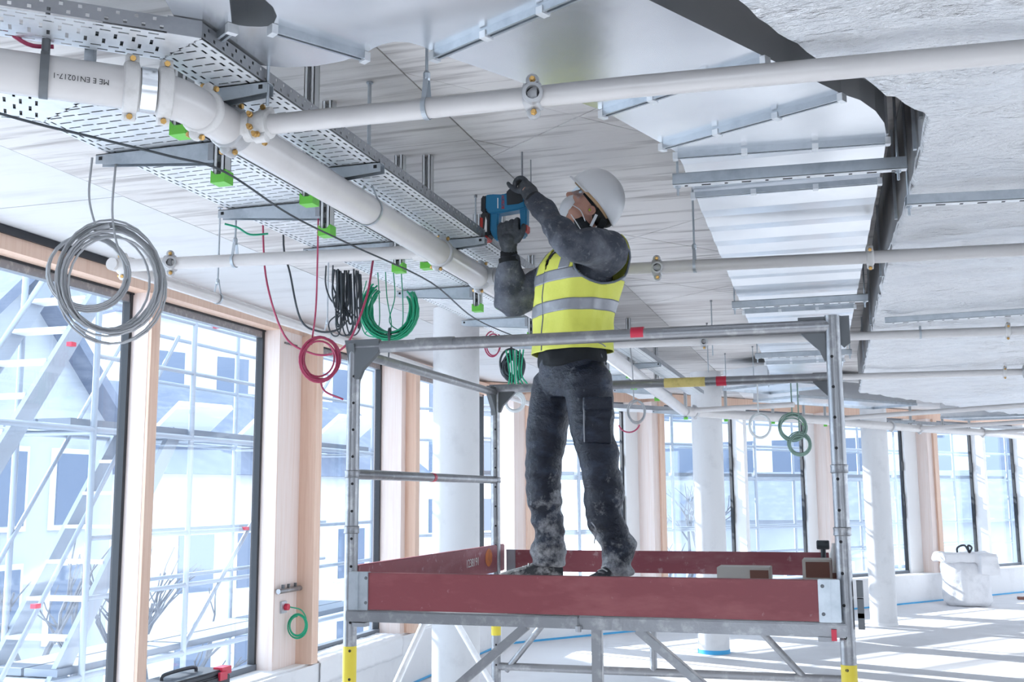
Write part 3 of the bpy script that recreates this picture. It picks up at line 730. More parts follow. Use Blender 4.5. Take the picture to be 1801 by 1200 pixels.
q = thing('clamp_clip', 'small steel clip hanging from the near end of the narrow tray', 'clip', (-1.9, 2.33, 3.10))
MB().box((-1.914, 2.32, 3.115), (-1.886, 2.335, 3.215)).build('strap', M_zinc, q); MB().box((-1.910, 2.315, 3.205), (-1.890, 2.34, 3.245)).build('head', M_alud, q)

# ================================================================== sheet metal duct
ZD = 3.25; HD = 0.25
dk = thing('sheet_metal_duct', 'bright sheet metal air duct bending overhead and running to the back', 'air duct', (-0.2, 5, ZD))
secs = {
 'duct_bend': [(-0.534, 3.838), (-0.568, 3.725), (0.048, 3.414), (0.105, 3.49), (0.155, 3.61), (0.186, 3.74), (0.20, 3.90)],
 'duct_taper': [(-0.568, 3.725), (-0.70, 3.33), (-0.162, 3.043), (0.048, 3.414)],
 'duct_slant': [(-0.70, 3.33), (-1.055, 2.723), (-0.50, 2.44), (-0.162, 3.043)],
 'duct_junction': [(-1.055, 2.723), (-1.075, 2.672), (-1.10, 2.638), (-1.135, 2.622), (-1.175, 2.628), (-1.21, 2.645), (-1.251, 2.673), (-1.404, 2.427), (-1.365, 2.38), (-1.348, 2.33), (-1.345, 2.2), (-1.30, 1.9), (-0.85, 1.7), (-0.50, 2.44)],
 'duct_return': [(-1.251, 2.673), (-1.33, 2.70), (-1.42, 2.71), (-1.511, 2.692), (-1.59, 2.645), (-1.645, 2.585), (-1.681, 2.506), (-1.504, 2.388), (-1.47, 2.412), (-1.435, 2.425), (-1.404, 2.427)],
 'duct_inlet': [(-1.681, 2.506), (-1.66, 2.42), (-1.63, 2.32), (-1.588, 2.211), (-1.50, 1.9), (-1.30, 2.0), (-1.40, 2.2), (-1.455, 2.30), (-1.504, 2.388)]}
for nm, poly in secs.items():
    MB().prism(poly, ZD, ZD+HD).build(nm, M_duct, dk)
# straight run in creased segments
ys = [3.86, 4.40, 7.42, 10.45, 12.0]
def dl(y): return -0.535-0.0205*(y-3.84)
def dr(y): return 0.205-0.0235*(y-3.84)
for a, b in zip(ys[:-1], ys[1:]):
    mb = MB(); n = max(2, int((b-a)/0.15)); vs = []; fs = []
    for i in range(n+1):
        y = a+(b-a)*i/n; z = ZD+(0.009 if i % 2 else 0.0)+(0.004 if i % 4 == 1 else 0)
        vs += [(dl(y), y, z), (dr(y), y, z), (dr(y), y, ZD+HD), (dl(y), y, ZD+HD)]
    for i in range(n):
        for k in range(4): fs.append((i*4+k, i*4+(k+1)%4, i*4+4+(k+1)%4, i*4+4+k))
    fs += [(3, 2, 1, 0), (n*4, n*4+1, n*4+2, n*4+3)]
    mb.add(vs, fs).build('duct_run', M_duct, dk)
def flange(p, q, clamps=2, ends=True):
    p, q = V(*p, ZD), V(*q, ZD); d = (q-p).normalized(); s = V(-d.y, d.x, 0)
    mb = MB()
    for off in (-0.0085, 0.0085): mb.obox((p+q)/2+s*off+V(0,0,-0.010), (d, s, (0,0,1)), ((q-p).length, 0.0075, 0.022))
    mb.obox((p+q)/2+V(0,0,-0.006), (d, s, (0,0,1)), ((q-p).length, 0.012, 0.010))
    o = mb.build('flange_rail', M_zinc, dk)
    for k in range(clamps):
        c = p+(q-p)*((k+1)/(clamps+1))+V(0,0,-0.016)
        MB().obox(c, (d, s, (0,0,1)), (0.022, 0.032, 0.020)).build('flange_clamp', M_tray, o)
    if ends:
        for c in (p, q): MB().obox(c+V(0,0,-0.014), (d, s, (0,0,1)), (0.018, 0.030, 0.026)).build('corner_piece', M_tray, o)
flange((-1.681, 2.506), (-1.504, 2.388), 0); flange((-1.404, 2.427), (-1.246, 2.668), 0)
flange((-1.055, 2.723), (-0.50, 2.44), 2); flange((-0.70, 3.33), (-0.162, 3.043), 2)
flange((-0.568, 3.725), (0.048, 3.414), 2); flange((-0.540, 3.845), (0.202, 3.905), 2); flange((-0.549, 4.40), (0.19, 4.42), 2)
flange((dl(7.42), 7.42), (dr(7.42), 7.42), 2); flange((dl(10.45), 10.45), (dr(10.45), 10.45), 2)
def rail_support(y, x0, x1, z, label, h=0.042, rods=(), y2=None):
    t = thing('support_rail', label, 'support rail', ((x0+x1)/2, y, z))
    y2 = y2 if y2 is not None else y
    mb = MB(); p, q = V(x0, y, z+h/2), V(x1, y2, z+h/2); d = (q-p).normalized(); s = V(-d.y, d.x, 0)
    mb.obox((p+q)/2+V(0,0,h/2-0.002), (d, s, (0,0,1)), ((q-p).length, 0.042, 0.003))
    for o_ in (-0.0195, 0.0195): mb.obox((p+q)/2+s*o_, (d, s, (0,0,1)), ((q-p).length, 0.003, h))
    for o_ in (-0.015, 0.015): mb.obox((p+q)/2+s*o_+V(0,0,-h/2+0.0015), (d, s, (0,0,1)), ((q-p).length, 0.011, 0.003))
    mb.build('channel', M_zinc, t)
    MB().obox((p+q)/2+V(0,0,-h/2-0.0025), (d, s, (0,0,1)), ((q-p).length, 0.030, 0.003)).build('slotted_strip', M_tray, t)
    n = int((q-p).length/0.075); mb = MB()
    for k in range(n):
        c = p+d*(0.05+k*0.075)+V(0,0,-h/2-0.0045); mb.obox(c, (d, s, (0,0,1)), (0.034 if k % 2 else 0.012, 0.010, 0.0015))
    mb.build('strip_slots', M_hole, t)['kind'] = 'stuff'
    for rx in rods:
        yy = y+(y2-y)*(rx-x0)/(x1-x0)
        MB().tube([(rx, yy, z-0.04), (rx, yy, CEIL)], 0.005, 8).build('drop_rod', M_zinc, t, smooth=50)
        MB().lathe((rx, yy, z-0.012), (0,0,1), [(0, 0.011), (0.010, 0.011)], 6).build('nut', M_zinc, t)
rail_support(4.01, -0.575, 0.27, 3.175, 'slotted support rail under the near end of the straight duct', rods=(-0.557, 0.24), y2=4.06)
rail_support(6.86, -0.63, 0.19, 3.175, 'slotted support rail under the middle of the straight duct', rods=(-0.615, 0.17))
rail_support(9.48, -0.69, 0.11, 3.175, 'slotted support rail under the far part of the straight duct', rods=(-0.672, 0.092))
rail_support(11.7, -0.74, 0.05, 3.175, 'slotted support rail at the far end of the straight duct', rods=(-0.725,))

# ================================================================== foil wrapped duct
ZF = 3.165
fo = thing('foil_wrapped_duct', 'wide duct wrapped in crinkled silver foil on the right', 'air duct', (1.5, 8, ZF))
edge = [(-0.9, 1.0), (-0.199, 2.481), (-0.042, 2.864), (0.124, 3.151), (0.30, 3.483), (0.296, 4.474), (0.266, 5.171), (0.246, 6.667), (0.205, 13.04), (0.972, 14.5), (1.9, 16.5), (2.62, 17.7)]
def ledge(y):
    for (xa, ya), (xb, yb) in zip(edge[:-1], edge[1:]):
        if ya <= y <= yb: return xa+(xb-xa)*(y-ya)/(yb-ya)
    return edge[-1][0]
mb = MB(); ny, nx = 250, 46; vs = []; fs = []
for j in range(ny+1):
    y = 1.0+(17.6-1.0)*(j/ny)**1.25; xl = ledge(y); xr = 4.6
    for i in range(nx+1):
        u = i/nx; x = xl+(xr-xl)*u**1.6
        z = ZF+0.024*noise.noise(Vector((x*2.2, y*4.5, 0)))+0.018*noise.noise(Vector((x*6, y*12, 3)))
        band = abs(((y-1.2) % 1.25)-0.62)
        if band < 0.05: z += 0.014*(1-band/0.05)
        dx = 0.012*noise.noise(Vector((y*6, 5, 0))) if i == 0 else 0
        if i == 0: z += 0.02
        vs.append((x+dx, y, z))
for j in range(ny):
    for i in range(nx): fs.append((j*(nx+1)+i, j*(nx+1)+i+1, (j+1)*(nx+1)+i+1, (j+1)*(nx+1)+i))
mb.add(vs, fs).build('foil_underside', M_foil, fo, smooth=180)
mb = MB()
for (xa, ya), (xb, yb) in zip(edge[:-1], edge[1:]): mb.quad((xa+0.004, ya, ZF+0.012), (xb+0.004, yb, ZF+0.012), (xb+0.004, yb, CEIL-0.02), (xa+0.004, ya, CEIL-0.02))
mb.build('side_board', M_duck, fo)
mb = MB(); mb.add([(x, y, CEIL-0.02) for x, y in edge]+[(4.6, 17.7, CEIL-0.02), (4.6, 1.0, CEIL-0.02)], [tuple(range(len(edge)+2))]); mb.build('top_board', M_duck, fo)
for yy in (2.75, 3.32, 3.62):
    x = ledge(yy)-0.006; MB().bar((x, yy, ZF+0.05), (x, yy, CEIL-0.02), 0.012, 0.03, (0,1,0)).build('seam_bar', M_alud, fo)
for yy in (3.9, 4.9, 6.2, 8.0, 10.2):
    x = ledge(yy)-0.008; MB().bar((x, yy, ZF+0.03), (x, yy, CEIL-0.02), 0.012, 0.02, (0,1,0)).build('seam_bar', M_zinc, fo)
rail_support(4.28, 0.275, 3.0, 3.095, 'slotted support rail pressed under the near foil duct', h=0.036, y2=4.62, rods=(0.285,))
rail_support(7.32, 0.30, 3.6, 3.10, 'slotted support rail pressed under the middle foil duct', h=0.036, y2=7.0)

# ================================================================== distant ceiling services
def far_duct(poly, z, h, label):
    t = thing('sheet_metal_duct', label, 'air duct', (poly[0][0], poly[0][1], z))
    MB().prism(poly, z, z+h).build('casing', M_duct, t)
    n = len(poly)
    for i in range(0, n):
        a, b = V(*poly[i], z-0.01), V(*poly[(i+1) % n], z-0.01)
        if (b-a).length > 0.5: MB().bar(a, b, 0.03, 0.03).build('flange_rail', M_zinc, t)
far_duct([(-1.35, 13.2), (-0.5, 12.5), (0.0, 13.2), (-0.85, 13.9)], 3.28, 0.22, 'small sheet metal duct crossing behind the tower, far back')
far_duct([(-0.5, 14.0), (1.0, 15.9), (0.45, 16.4), (-1.1, 14.5)], 3.24, 0.22, 'far slanting sheet metal duct above the pale rings')
far_duct([(1.5, 18.2), (4.2, 17.9), (4.4, 18.6), (1.9, 18.9)], 3.2, 0.2, 'far sheet metal duct near the right edge')
for i, (x, y) in enumerate([(W2(t_, -1.45, 0).x, W2(t_, -1.45, 0).y) for t_ in (2.2, 3.0, 4.0, 4.7, 5.2, 6.7, 7.4, 8.3, 9.1)]):
    support(x, y, 1 if i % 2 else -1, 0.45, 3.07, '%s of the far channel brackets with green caps, counted from the left' % ORD[i])
tC = thing('cable_tray', 'far cable tray running parallel to the far windows', 'cable tray', W2(6, -0.9, 3.2))
mb = MB(); mb.obox(W2(6.5, -0.9, 3.205), (D2, N2, (0,0,1)), (12, 0.40, 0.004)); mb.build('tray_floor', M_tray, tC)
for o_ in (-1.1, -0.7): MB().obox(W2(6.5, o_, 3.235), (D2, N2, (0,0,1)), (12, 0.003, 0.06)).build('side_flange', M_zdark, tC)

# ================================================================== mobile scaffold tower
tw = thing('scaffold_tower', 'aluminium mobile scaffold tower with red toe boards', 'scaffold', (-0.885, 4.56, 0))
XL, XR, YF, YB = -1.752, -0.015, 3.695, 5.43
def post(x, y, top, holes_dir, collars):
    o = MB().tube([(x, y, 0.16), (x, y, top)], 0.0245, 24).build('post', M_alu, tw, smooth=40)
    mb = MB(); hd = Vector(holes_dir).normalized(); z = 0.35
    while z < top-0.06:
        mb.lathe(V(x, y, z)+hd*0.0235, hd, [(0, 0.0052), (0.0016, 0.0052)], 10); z += 0.10
    mb.build('pin_holes', M_hole, o)['kind'] = 'stuff'
    for zc in collars:
        MB().lathe((x, y, zc-0.014), (0,0,1), [(0, 0.025), (0.002, 0.029), (0.010, 0.0275), (0.018, 0.0275), (0.026, 0.029), (0.028, 0.025)], 24).build('collar', M_alu, o, smooth=40)
    for zt, h in ((1.38, 0.17),):
        MB().lathe((x, y, zt-h/2), (0,0,1), [(0, 0.0252), (h, 0.0252)], 24).build('yellow_tape', M_yel, o, smooth=40)
    MB().lathe((x, y, 0.0), (0,0,1), [(0, 0.03), (0.02, 0.05), (0.10, 0.05), (0.16, 0.026)], 20).build('castor', M_alud, o, smooth=40)
    return o
cdir = lambda x, y: V(-x, -y, 0)
post(XL, YF, 2.575, cdir(XL, YF), (2.086, 1.882)); post(XR, YF, 2.590, (-0.25, -1, 0), (2.083, 1.882))
post(XL, YB, 2.575, cdir(XL, YB), (2.086,)); post(XR, YB, 2.575, (-0.1, -1, 0), (2.086,))
def rail(p, q, nm='guard_rail', r=0.0225, m=None): return MB().tube([p, q], r, 20).build(nm, m or M_alu, tw, smooth=40)
rail((XL, YF, 2.56), (XR, YF, 2.555)); rail((XL, YB, 2.565), (XR, YB, 2.565))
rail((XL, YF, 2.545), (XL, YB, 2.545), r=0.019); rail((XR, YF, 2.545), (XR, YB, 2.545), r=0.019)
rail((XL, YF, 2.086), (XL, YB, 2.086), 'knee_rail', 0.019); rail((XR, YF, 2.086), (XR, YB, 2.086), 'knee_rail', 0.019)
rail((-1.50, YF, 2.562), (-1.35, YF, 2.561), 'rail_sleeve', 0.0245)
MB().tube([(-0.69, YF, 2.5605), (-0.645, YF, 2.5605)], 0.0245, 20).build('red_catch', M_redp, tw, smooth=40)
MB().tube([(-0.59, YB, 2.565), (-0.54, YB, 2.565)], 0.0245, 20).build('red_catch', M_redp, tw, smooth=40)
MB().tube([(-0.85, YB, 2.565), (-0.645, YB, 2.565)], 0.0242, 20).build('yellow_label', M_ylw, tw, smooth=40)
MB().tube([(XL, 4.50, 2.086), (XL, 4.53, 2.086)], 0.0205, 20).build('red_ring', M_redp, tw, smooth=40)
def gusset(x, y, z, sx, sy=0):
    d = V(sx, sy, 0)
    n = V(-sy, sx, 0).normalized()
    a = V(x, y, z)-n*0.012
    return MB().extr([a+V(0,0,0.028)-d*0.03, a+d*0.11+V(0,0,0.028), a+d*0.11-V(0,0,0.02), a+d*0.045-V(0,0,0.085), a+d*0.03-V(0,0,0.12), a-V(0,0,0.12)], n*0.024).build('corner_gusset', M_alud, tw)
gusset(XL, YF-0.01, 2.56, 1); gusset(XR, YF+0.012, 2.56, -1); gusset(XL, YB, 2.56, 1); gusset(XR, YB, 2.56, -1); gusset(XL, YF, 2.545, 0, 1); gusset(XL, YB, 2.545, 0, -1)
MB().extr([(XR-0.03, YF+0.03, 2.592), (XR+0.055, YF+0.03, 2.592), (XR+0.055, YF+0.03, 2.50), (XR+0.035, YF+0.03, 2.485), (XR+0.02, YF+0.03, 2.50)], (0, 0.012, 0)).build('corner_plate', M_alud, tw)
# ledgers and deck
MB().bar((XL, YF-0.02, 1.576), (-0.885, YF-0.02, 1.574), 0.045, 0.040).build('ledger', M_alu, tw, bevel=0.004)
MB().bar((-0.89, YF-0.012, 1.574), (XR, YF-0.012, 1.572), 0.045, 0.044).build('ledger', M_alu, tw, bevel=0.004)
MB().bar((XL, YB, 1.576), (XR, YB, 1.574), 0.045, 0.040).build('ledger', M_alu, tw, bevel=0.004)
MB().bar((XL, YF, 1.576), (XL, YB, 1.576), 0.045, 0.040).build('ledger', M_alu, tw, bevel=0.004); MB().bar((XR, YF, 1.576), (XR, YB, 1.576), 0.045, 0.040).build('ledger', M_alu, tw, bevel=0.004)
for k in range(3):
    x0 = XL+0.03+0.565*k; MB().box((x0, YF+0.02, 1.586), (x0+0.555, YB-0.02, 1.600)).build('deck_board', M_deck, tw)
MB().lathe((-0.885, YF-0.045, 1.545), (0,0,1), [(0, 0.010), (0.02, 0.012)], 8).build('bolt', M_zdark, tw)
for x in (-1.70, -0.08): MB().cbox((x, YF-0.02, 1.545), (0.05, 0.04, 0.014)).build('claw', M_zdark, tw)
MB().cbox((-0.055, YF-0.035, 1.560), (0.016, 0.03, 0.035)).build('red_lock', M_redp, tw)
# toe boards
tb = MB().box((-1.66, YF-0.052, 1.601), (-0.095, YF-0.030, 1.731)).build('toe_board', M_toe, tw, bevel=0.002)
tb['label'] = 'long front red toe board'
for x0, x1, xb in ((-1.735, -1.658, -1.668), (-0.098, -0.030, -0.086)):
    e = MB().box((x0, YF-0.056, 1.599), (x1, YF-0.026, 1.733)).build('end_plate', M_zinc, tb, bevel=0.002)
    MB().box((min(x0, xb)+0.035, YF-0.060, 1.599), (min(x0, xb)+0.039, YF-0.056, 1.733)).build('end_rib', M_zinc, tb)
    for z in (1.625, 1.712): MB().lathe((xb+0.002, YF-0.056, z), (0,-1,0), [(0, 0.006), (0.003, 0.005)], 10).build('rivet', M_alud, tb)
tl = MB().box((XL-0.008, YF+0.03, 1.615), (XL+0.014, YB+0.11, 1.752)).build('toe_board', M_toe_lit, tw, bevel=0.004); tl['label'] = 'left red toe board with an orange smear'
MB().extr([(XL+0.0145, 5.27+0.055*math.cos(a), 1.695+0.045*math.sin(a)) for a in [2*PI*k/14 for k in range(14)]], (0.0008, 0, 0)).build('orange_smear', M_orange, tl)
textmesh('chalk_numbers', '1238191', 0.055, M_white, frame_mtx((XL+0.0155, 5.02, 1.683), (0, 1, 0.02), (0, 0, 1)), tl)
trr = MB().box((-1.68, YB+0.10, 1.612), (-0.09, YB+0.122, 1.722)).build('toe_board', M_toe_lit, tw, bevel=0.002); trr['label'] = 'rear red toe board flecked with plaster'
MB().box((-1.725, YB+0.095, 1.605), (-1.675, YB+0.125, 1.724)).build('end_plate', M_zinc, trr)
tr2 = MB().box((XR-0.02, YF+0.05, 1.612), (XR+0.002, YB+0.1, 1.742)).build('toe_board', M_toe, tw, bevel=0.002)
for z, h in ((1.70, 0.05), (1.64, 0.06), (1.60, 0.05)): MB().cbox((XR+0.045, YF+0.02, z), (0.02, 0.05, h)).build('side_clip', M_alud, tw)
# lower frame and braces
for p, q in (((-1.08, YF, 1.555), (-1.60, YF, 1.12)), ((-0.69, YF, 1.555), (-0.20, YF, 1.155))): MB().bar(p, q, 0.030, 0.034, (0,1,0)).build('brace', M_alu, tw, bevel=0.003)
MB().bar((-0.835, YF+0.02, 1.555), (-0.835, YF+0.02, 0.95), 0.036, 0.030, (0,1,0)).build('centre_strut', M_alu, tw, bevel=0.003)
for p, q in (((-1.338, YB, 1.55), (-1.70, YB, 1.12)), ((-0.60, YB, 1.55), (-0.22, YB, 1.14))): rail(p, q, 'brace', 0.016)
rail((-0.94, YB, 1.56), (-0.94, YB, 1.14), 'centre_strut', 0.018)
rail((XL, YB, 1.14), (XR, YB, 1.145), 'bottom_rail', 0.020); rail((XL, YF, 0.55), (XR, YF, 0.55), 'bottom_rail', 0.020)
rail((XL, YF, 0.55), (XL, YB, 0.55), 'bottom_rail', 0.020); rail((XR, YF, 0.55), (XR, YB, 0.55), 'bottom_rail', 0.020)
rail((XL, 4.55, 1.55), (XL, YF+0.05, 1.0), 'brace', 0.015, M_tray); rail((XL, 4.65, 1.55), (XL, YB-0.05, 1.05), 'brace', 0.015, M_tray)

# things lying on the deck
bx = thing('carton', 'flat white carton with a brown label lying on the deck', 'box', (-0.46, 5.2, 1.6))
MB().box((-0.585, 5.14, 1.60), (-0.345, 5.30, 1.672)).build('body', M_card, bx, bevel=0.003); MB().box((-0.435, 5.137, 1.612), (-0.352, 5.1395, 1.660)).build('label', M_brown, bx)
bx2 = thing('carton', 'small open brown and white carton by the right tower post', 'box', (-0.14, 5.3, 1.6))
MB().box((-0.205, 5.22, 1.60), (-0.075, 5.40, 1.705)).build('body', M_card, bx2, bevel=0.003); MB().box((-0.190, 5.216, 1.625), (-0.085, 5.2195, 1.695)).build('brown_face', M_brown, bx2)
ct = thing('sealant_tube', 'white tapered tube standing behind the right tower post', 'tube', (-0.062, 5.46, 1.6))
MB().lathe((-0.062, 5.46, 1.60), (0,0,1), [(0, 0.025), (0.12, 0.025), (0.13, 0.018), (0.17, 0.010)], 18).build('tube', M_white, ct, smooth=40); MB().lathe((-0.062, 5.46, 1.602), (0,0,1), [(0, 0.0258), (0.03, 0.0258)], 18).build('brown_band', M_brown, ct, smooth=40)
kn = thing('hand_tool', 'small black hand tool standing behind the small brown carton', 'tool', (-0.115, 5.5, 1.6))
MB().tube([(-0.115, 5.50, 1.60), (-0.115, 5.50, 1.75)], 0.012, 10).build('handle', M_kcable, kn, smooth=40); MB().lathe((-0.145, 5.50, 1.760), (1,0,0), [(0, 0.018), (0.004, 0.022), (0.056, 0.022), (0.06, 0.018)], 16).build('head', M_kcable, kn, smooth=40)

# ================================================================== the worker
M_skin = mat('skin', (0.56, 0.30, 0.225), 0.5, var=((0.48, 0.22, 0.17), 14, ONE, 0.5, 0.75))
M_trous = mat('dusty_navy_work_trousers', (0.008, 0.012, 0.025), 0.40, spec=0.4, var=((0.042, 0.055, 0.092), 6.5, (1, 1, 1.8), 0.50, 0.74), var2=((0.36, 0.37, 0.40), 15.0, (1, 1, 0.7), 0.64, 0.85), bump=(16, 0.9, (1, 1, 1.6)), bump2=(110, 0.2, ONE))
def add_dust(m, z_hi, z_lo, col, sc, lo, hi):
    """plaster dust lying thicker towards the hems"""
    N, L = m.node_tree.nodes, m.node_tree.links; b = N['Principled BSDF']
    old = b.inputs['Base Color'].links[0].from_socket
    tc = N.new('ShaderNodeTexCoord'); sx = N.new('ShaderNodeSeparateXYZ'); L.new(tc.outputs['Object'], sx.inputs[0])
    mr = N.new('ShaderNodeMapRange'); mr.inputs['From Min'].default_value = z_hi; mr.inputs['From Max'].default_value = z_lo
    mr.inputs['To Min'].default_value = 0.0; mr.inputs['To Max'].default_value = 0.30; L.new(sx.outputs['Z'], mr.inputs['Value'])
    n = N.new('ShaderNodeTexNoise'); n.inputs['Scale'].default_value = sc; n.inputs['Detail'].default_value = 6; n.inputs['Roughness'].default_value = 0.7
    L.new(tc.outputs['Object'], n.inputs['Vector'])
    ad = N.new('ShaderNodeMath'); ad.operation = 'ADD'; L.new(n.outputs['Fac'], ad.inputs[0]); L.new(mr.outputs[0], ad.inputs[1])
    m2 = N.new('ShaderNodeMapRange'); m2.inputs['From Min'].default_value = lo; m2.inputs['From Max'].default_value = hi; L.new(ad.outputs[0], m2.inputs['Value'])
    mx = N.new('ShaderNodeMix'); mx.data_type = 'RGBA'; L.new(m2.outputs[0], mx.inputs['Factor']); L.new(old, mx.inputs['A']); mx.inputs['B'].default_value = (*col, 1)
    L.new(mx.outputs['Result'], b.inputs['Base Color'])
add_dust(M_trous, 0.75, 0.05, (0.62, 0.63, 0.66), 9.0, 0.70, 0.98)
M_jack = mat('grey_fleece_jacket', (0.050, 0.057, 0.075), 0.85, var=((0.17, 0.18, 0.21), 7.0, (1, 1, 1), 0.44, 0.70), var2=((0.30, 0.31, 0.34), 40, ONE, 0.58, 0.85), bump=(16, 0.5, ONE), bump2=(140, 0.2, ONE))
M_vest = mat('yellow_vest', (0.76, 0.77, 0.12), 0.6, var=((0.64, 0.65, 0.09), 7, ONE, 0.5, 0.8), bump=(9, 0.35, (1, 1, 0.5)))
M_refl = mat('grey_reflective_tape', (0.27, 0.275, 0.30), 0.4, 0.2, var=((0.36, 0.365, 0.39), 30, ONE, 0.5, 0.8))
M_glove = mat('charcoal_glove', (0.055, 0.062, 0.072), 0.75, var=((0.11, 0.12, 0.135), 40, ONE, 0.5, 0.75), bump=(120, 0.25, ONE))
M_blackc = mat('black_knit', (0.010, 0.012, 0.015), 0.9)
M_helm = mat('white_hard_hat', (0.80, 0.81, 0.83), 0.32)
M_tan = mat('tan_sweatband', (0.55, 0.36, 0.20), 0.7)
M_maskm = mat('white_respirator', (0.76, 0.77, 0.80), 0.8, bump=(60, 0.15, ONE))
M_shoe = mat('dusty_work_shoe', (0.045, 0.048, 0.055), 0.7, var=((0.55, 0.55, 0.57), 18, ONE, 0.52, 0.72), bump=(40, 0.3, ONE))
M_sole = mat('pale_sole', (0.55, 0.55, 0.56), 0.7, var=((0.2, 0.2, 0.21), 25, ONE, 0.5, 0.7))
M_hair = mat('dark_hair', (0.012, 0.010, 0.009), 0.7)
M_clear = M_glass

DG = bpy.context.evaluated_depsgraph_get
def remesh(mb, name, m, parent, voxel, smooth_n=4, deform=None):
    """weld overlapping lofts into one continuous surface"""
    me = bpy.data.meshes.new('tmp'); me.from_pydata([tuple(p) for p in mb.v], [], mb.f)
    bm = bmesh.new(); bm.from_mesh(me); bmesh.ops.recalc_face_normals(bm, faces=bm.faces); bm.to_mesh(me); bm.free()
    o = bpy.data.objects.new('tmp', me); COL.objects.link(o)
    r = o.modifiers.new('r', 'REMESH'); r.mode = 'VOXEL'; r.voxel_size = voxel
    if smooth_n: s = o.modifiers.new('s', 'SMOOTH'); s.iterations = smooth_n; s.factor = 0.5
    bpy.context.view_layer.update()
    ev = bpy.data.meshes.new_from_object(o.evaluated_get(DG()))
    bpy.data.objects.remove(o)
    out = MB(); out.v = [v.co.copy() for v in ev.vertices]; out.f = [tuple(p.vertices) for p in ev.polygons]
    if deform:
        ev.update(); out.v = [p+deform(p, v.normal) for p, v in zip(out.v, ev.vertices)]
    return out.build(name, m, parent, smooth=180)
def loft(mb, rings, n=20):
    """rings: (centre, half axis a, half axis b) closed into a solid"""
    vs = []
    for c, a, b in rings:
        for k in range(n): t = 2*PI*k/n; vs.append(Vector(c)+Vector(a)*math.cos(t)+Vector(b)*math.sin(t))
    m = len(rings); fs = [(i*n+k, i*n+(k+1)%n, (i+1)*n+(k+1)%n, (i+1)*n+k) for i in range(m-1) for k in range(n)]
    fs += [tuple(range(n-1, -1, -1)), tuple((m-1)*n+k for k in range(n))]
    mb.add(vs, fs)
def limb(mb, pts, rad, n=14, flat=False):
    P = smoothpath(pts, 5); R = []
    for i in range(len(rad)-1):
        for j in range(5): R.append(rad[i]+(rad[i+1]-rad[i])*j/5)
    R.append(rad[-1])
    d0 = (P[0]-P[1]).normalized(); d1 = (P[-1]-P[-2]).normalized()
    if flat: P = [P[0]+d0*R[0]*0.8]+P; R = [R[0]*0.5]+R
    else:
        P = [P[0]+d0*R[0]*0.8, P[0]+d0*R[0]*0.45]+P+[P[-1]+d1*R[-1]*0.45, P[-1]+d1*R[-1]*0.8]
        R = [R[0]*0.45, R[0]*0.85]+R+[R[-1]*0.85, R[-1]*0.45]
    mb.tube(P, R, n)
def ball(mb, c, r, ax=None):
    ax = ax or ((1,0,0),(0,1,0),(0,0,1)); r = r if isinstance(r, tuple) else (r, r, r); vs = []; n, m = 14, 9; c = Vector(c)
    A = [Vector(a).normalized() for a in ax]
    for i in range(1, m):
        t = PI*i/m
        for k in range(n):
            p = 2*PI*k/n; vs.append(c+A[0]*r[0]*math.sin(t)*math.cos(p)+A[1]*r[1]*math.sin(t)*math.sin(p)+A[2]*r[2]*math.cos(t))
    top = len(vs); vs += [c+A[2]*r[2], c-A[2]*r[2]]
    fs = [(i*n+k, (i+1)*n+k, (i+1)*n+(k+1)%n, i*n+(k+1)%n) for i in range(m-2) for k in range(n)]
    fs += [(top, k, (k+1)%n) for k in range(n)] + [(top+1, (m-2)*n+(k+1)%n, (m-2)*n+k) for k in range(n)]
    mb.add(vs, fs)

FB = V(-0.72, -0.69, 0).normalized(); LB = V(-FB.y*-1, -FB.x*-1, 0)
LB = V(0,0,1).cross(FB)                                    # the worker's left
T_RINGS = [(2.60, (-1.165, 4.750), 0.180, 0.130), (2.68, (-1.162, 4.752), 0.178, 0.128), (2.78, (-1.158, 4.755), 0.176, 0.128), (2.90, (-1.148, 4.758), 0.190, 0.138),
           (3.00, (-1.132, 4.758), 0.200, 0.145), (3.06, (-1.115, 4.755), 0.203, 0.142), (3.11, (-1.098, 4.752), 0.195, 0.122), (3.145, (-1.080, 4.750), 0.165, 0.100), (3.175, (-1.060, 4.750), 0.105, 0.082), (3.20, (-1.050, 4.750), 0.072, 0.070)]
def tring(z):
    for a, b in zip(T_RINGS[:-1], T_RINGS[1:]):
        if a[0] <= z <= b[0]:
            t = (z-a[0])/(b[0]-a[0]); return (V(a[1][0]+(b[1][0]-a[1][0])*t, a[1][1]+(b[1][1]-a[1][1])*t, z), a[2]+(b[2]-a[2])*t, a[3]+(b[3]-a[3])*t)
    a = T_RINGS[0] if z < T_RINGS[0][0] else T_RINGS[-1]; return (V(*a[1], z), a[2], a[3])
L_SH, L_EL, L_WR = V(-0.965, 4.610, 3.075), V(-1.080, 4.425, 3.075), V(-1.288, 4.555, 3.335)
R_SH, R_EL, R_WR = V(-1.235, 4.895, 3.070), V(-1.485, 4.860, 2.915), V(-1.463, 4.752, 3.140)
LH, LK, LC, LA = V(-1.075, 4.670, 2.520), V(-1.012, 4.605, 2.120), V(-0.985, 4.625, 1.900), V(-0.952, 4.645, 1.725)
RH, RK, RC, RA = V(-1.262, 4.840, 2.520), V(-1.322, 4.815, 2.130), V(-1.318, 4.840, 1.900), V(-1.312, 4.855, 1.745)
# head frame
HC = V(-1.060, 4.740, 3.312); hf = V(-0.64, -0.22, 0.74).normalized(); hu = V(0.755, 0.0, 0.655); hu = (hu-hf*hu.dot(hf)).normalized(); hl = hu.cross(hf)
def H(f, l, u): return HC+hf*f+hl*l+hu*u
HAX = (hf, hl, hu)

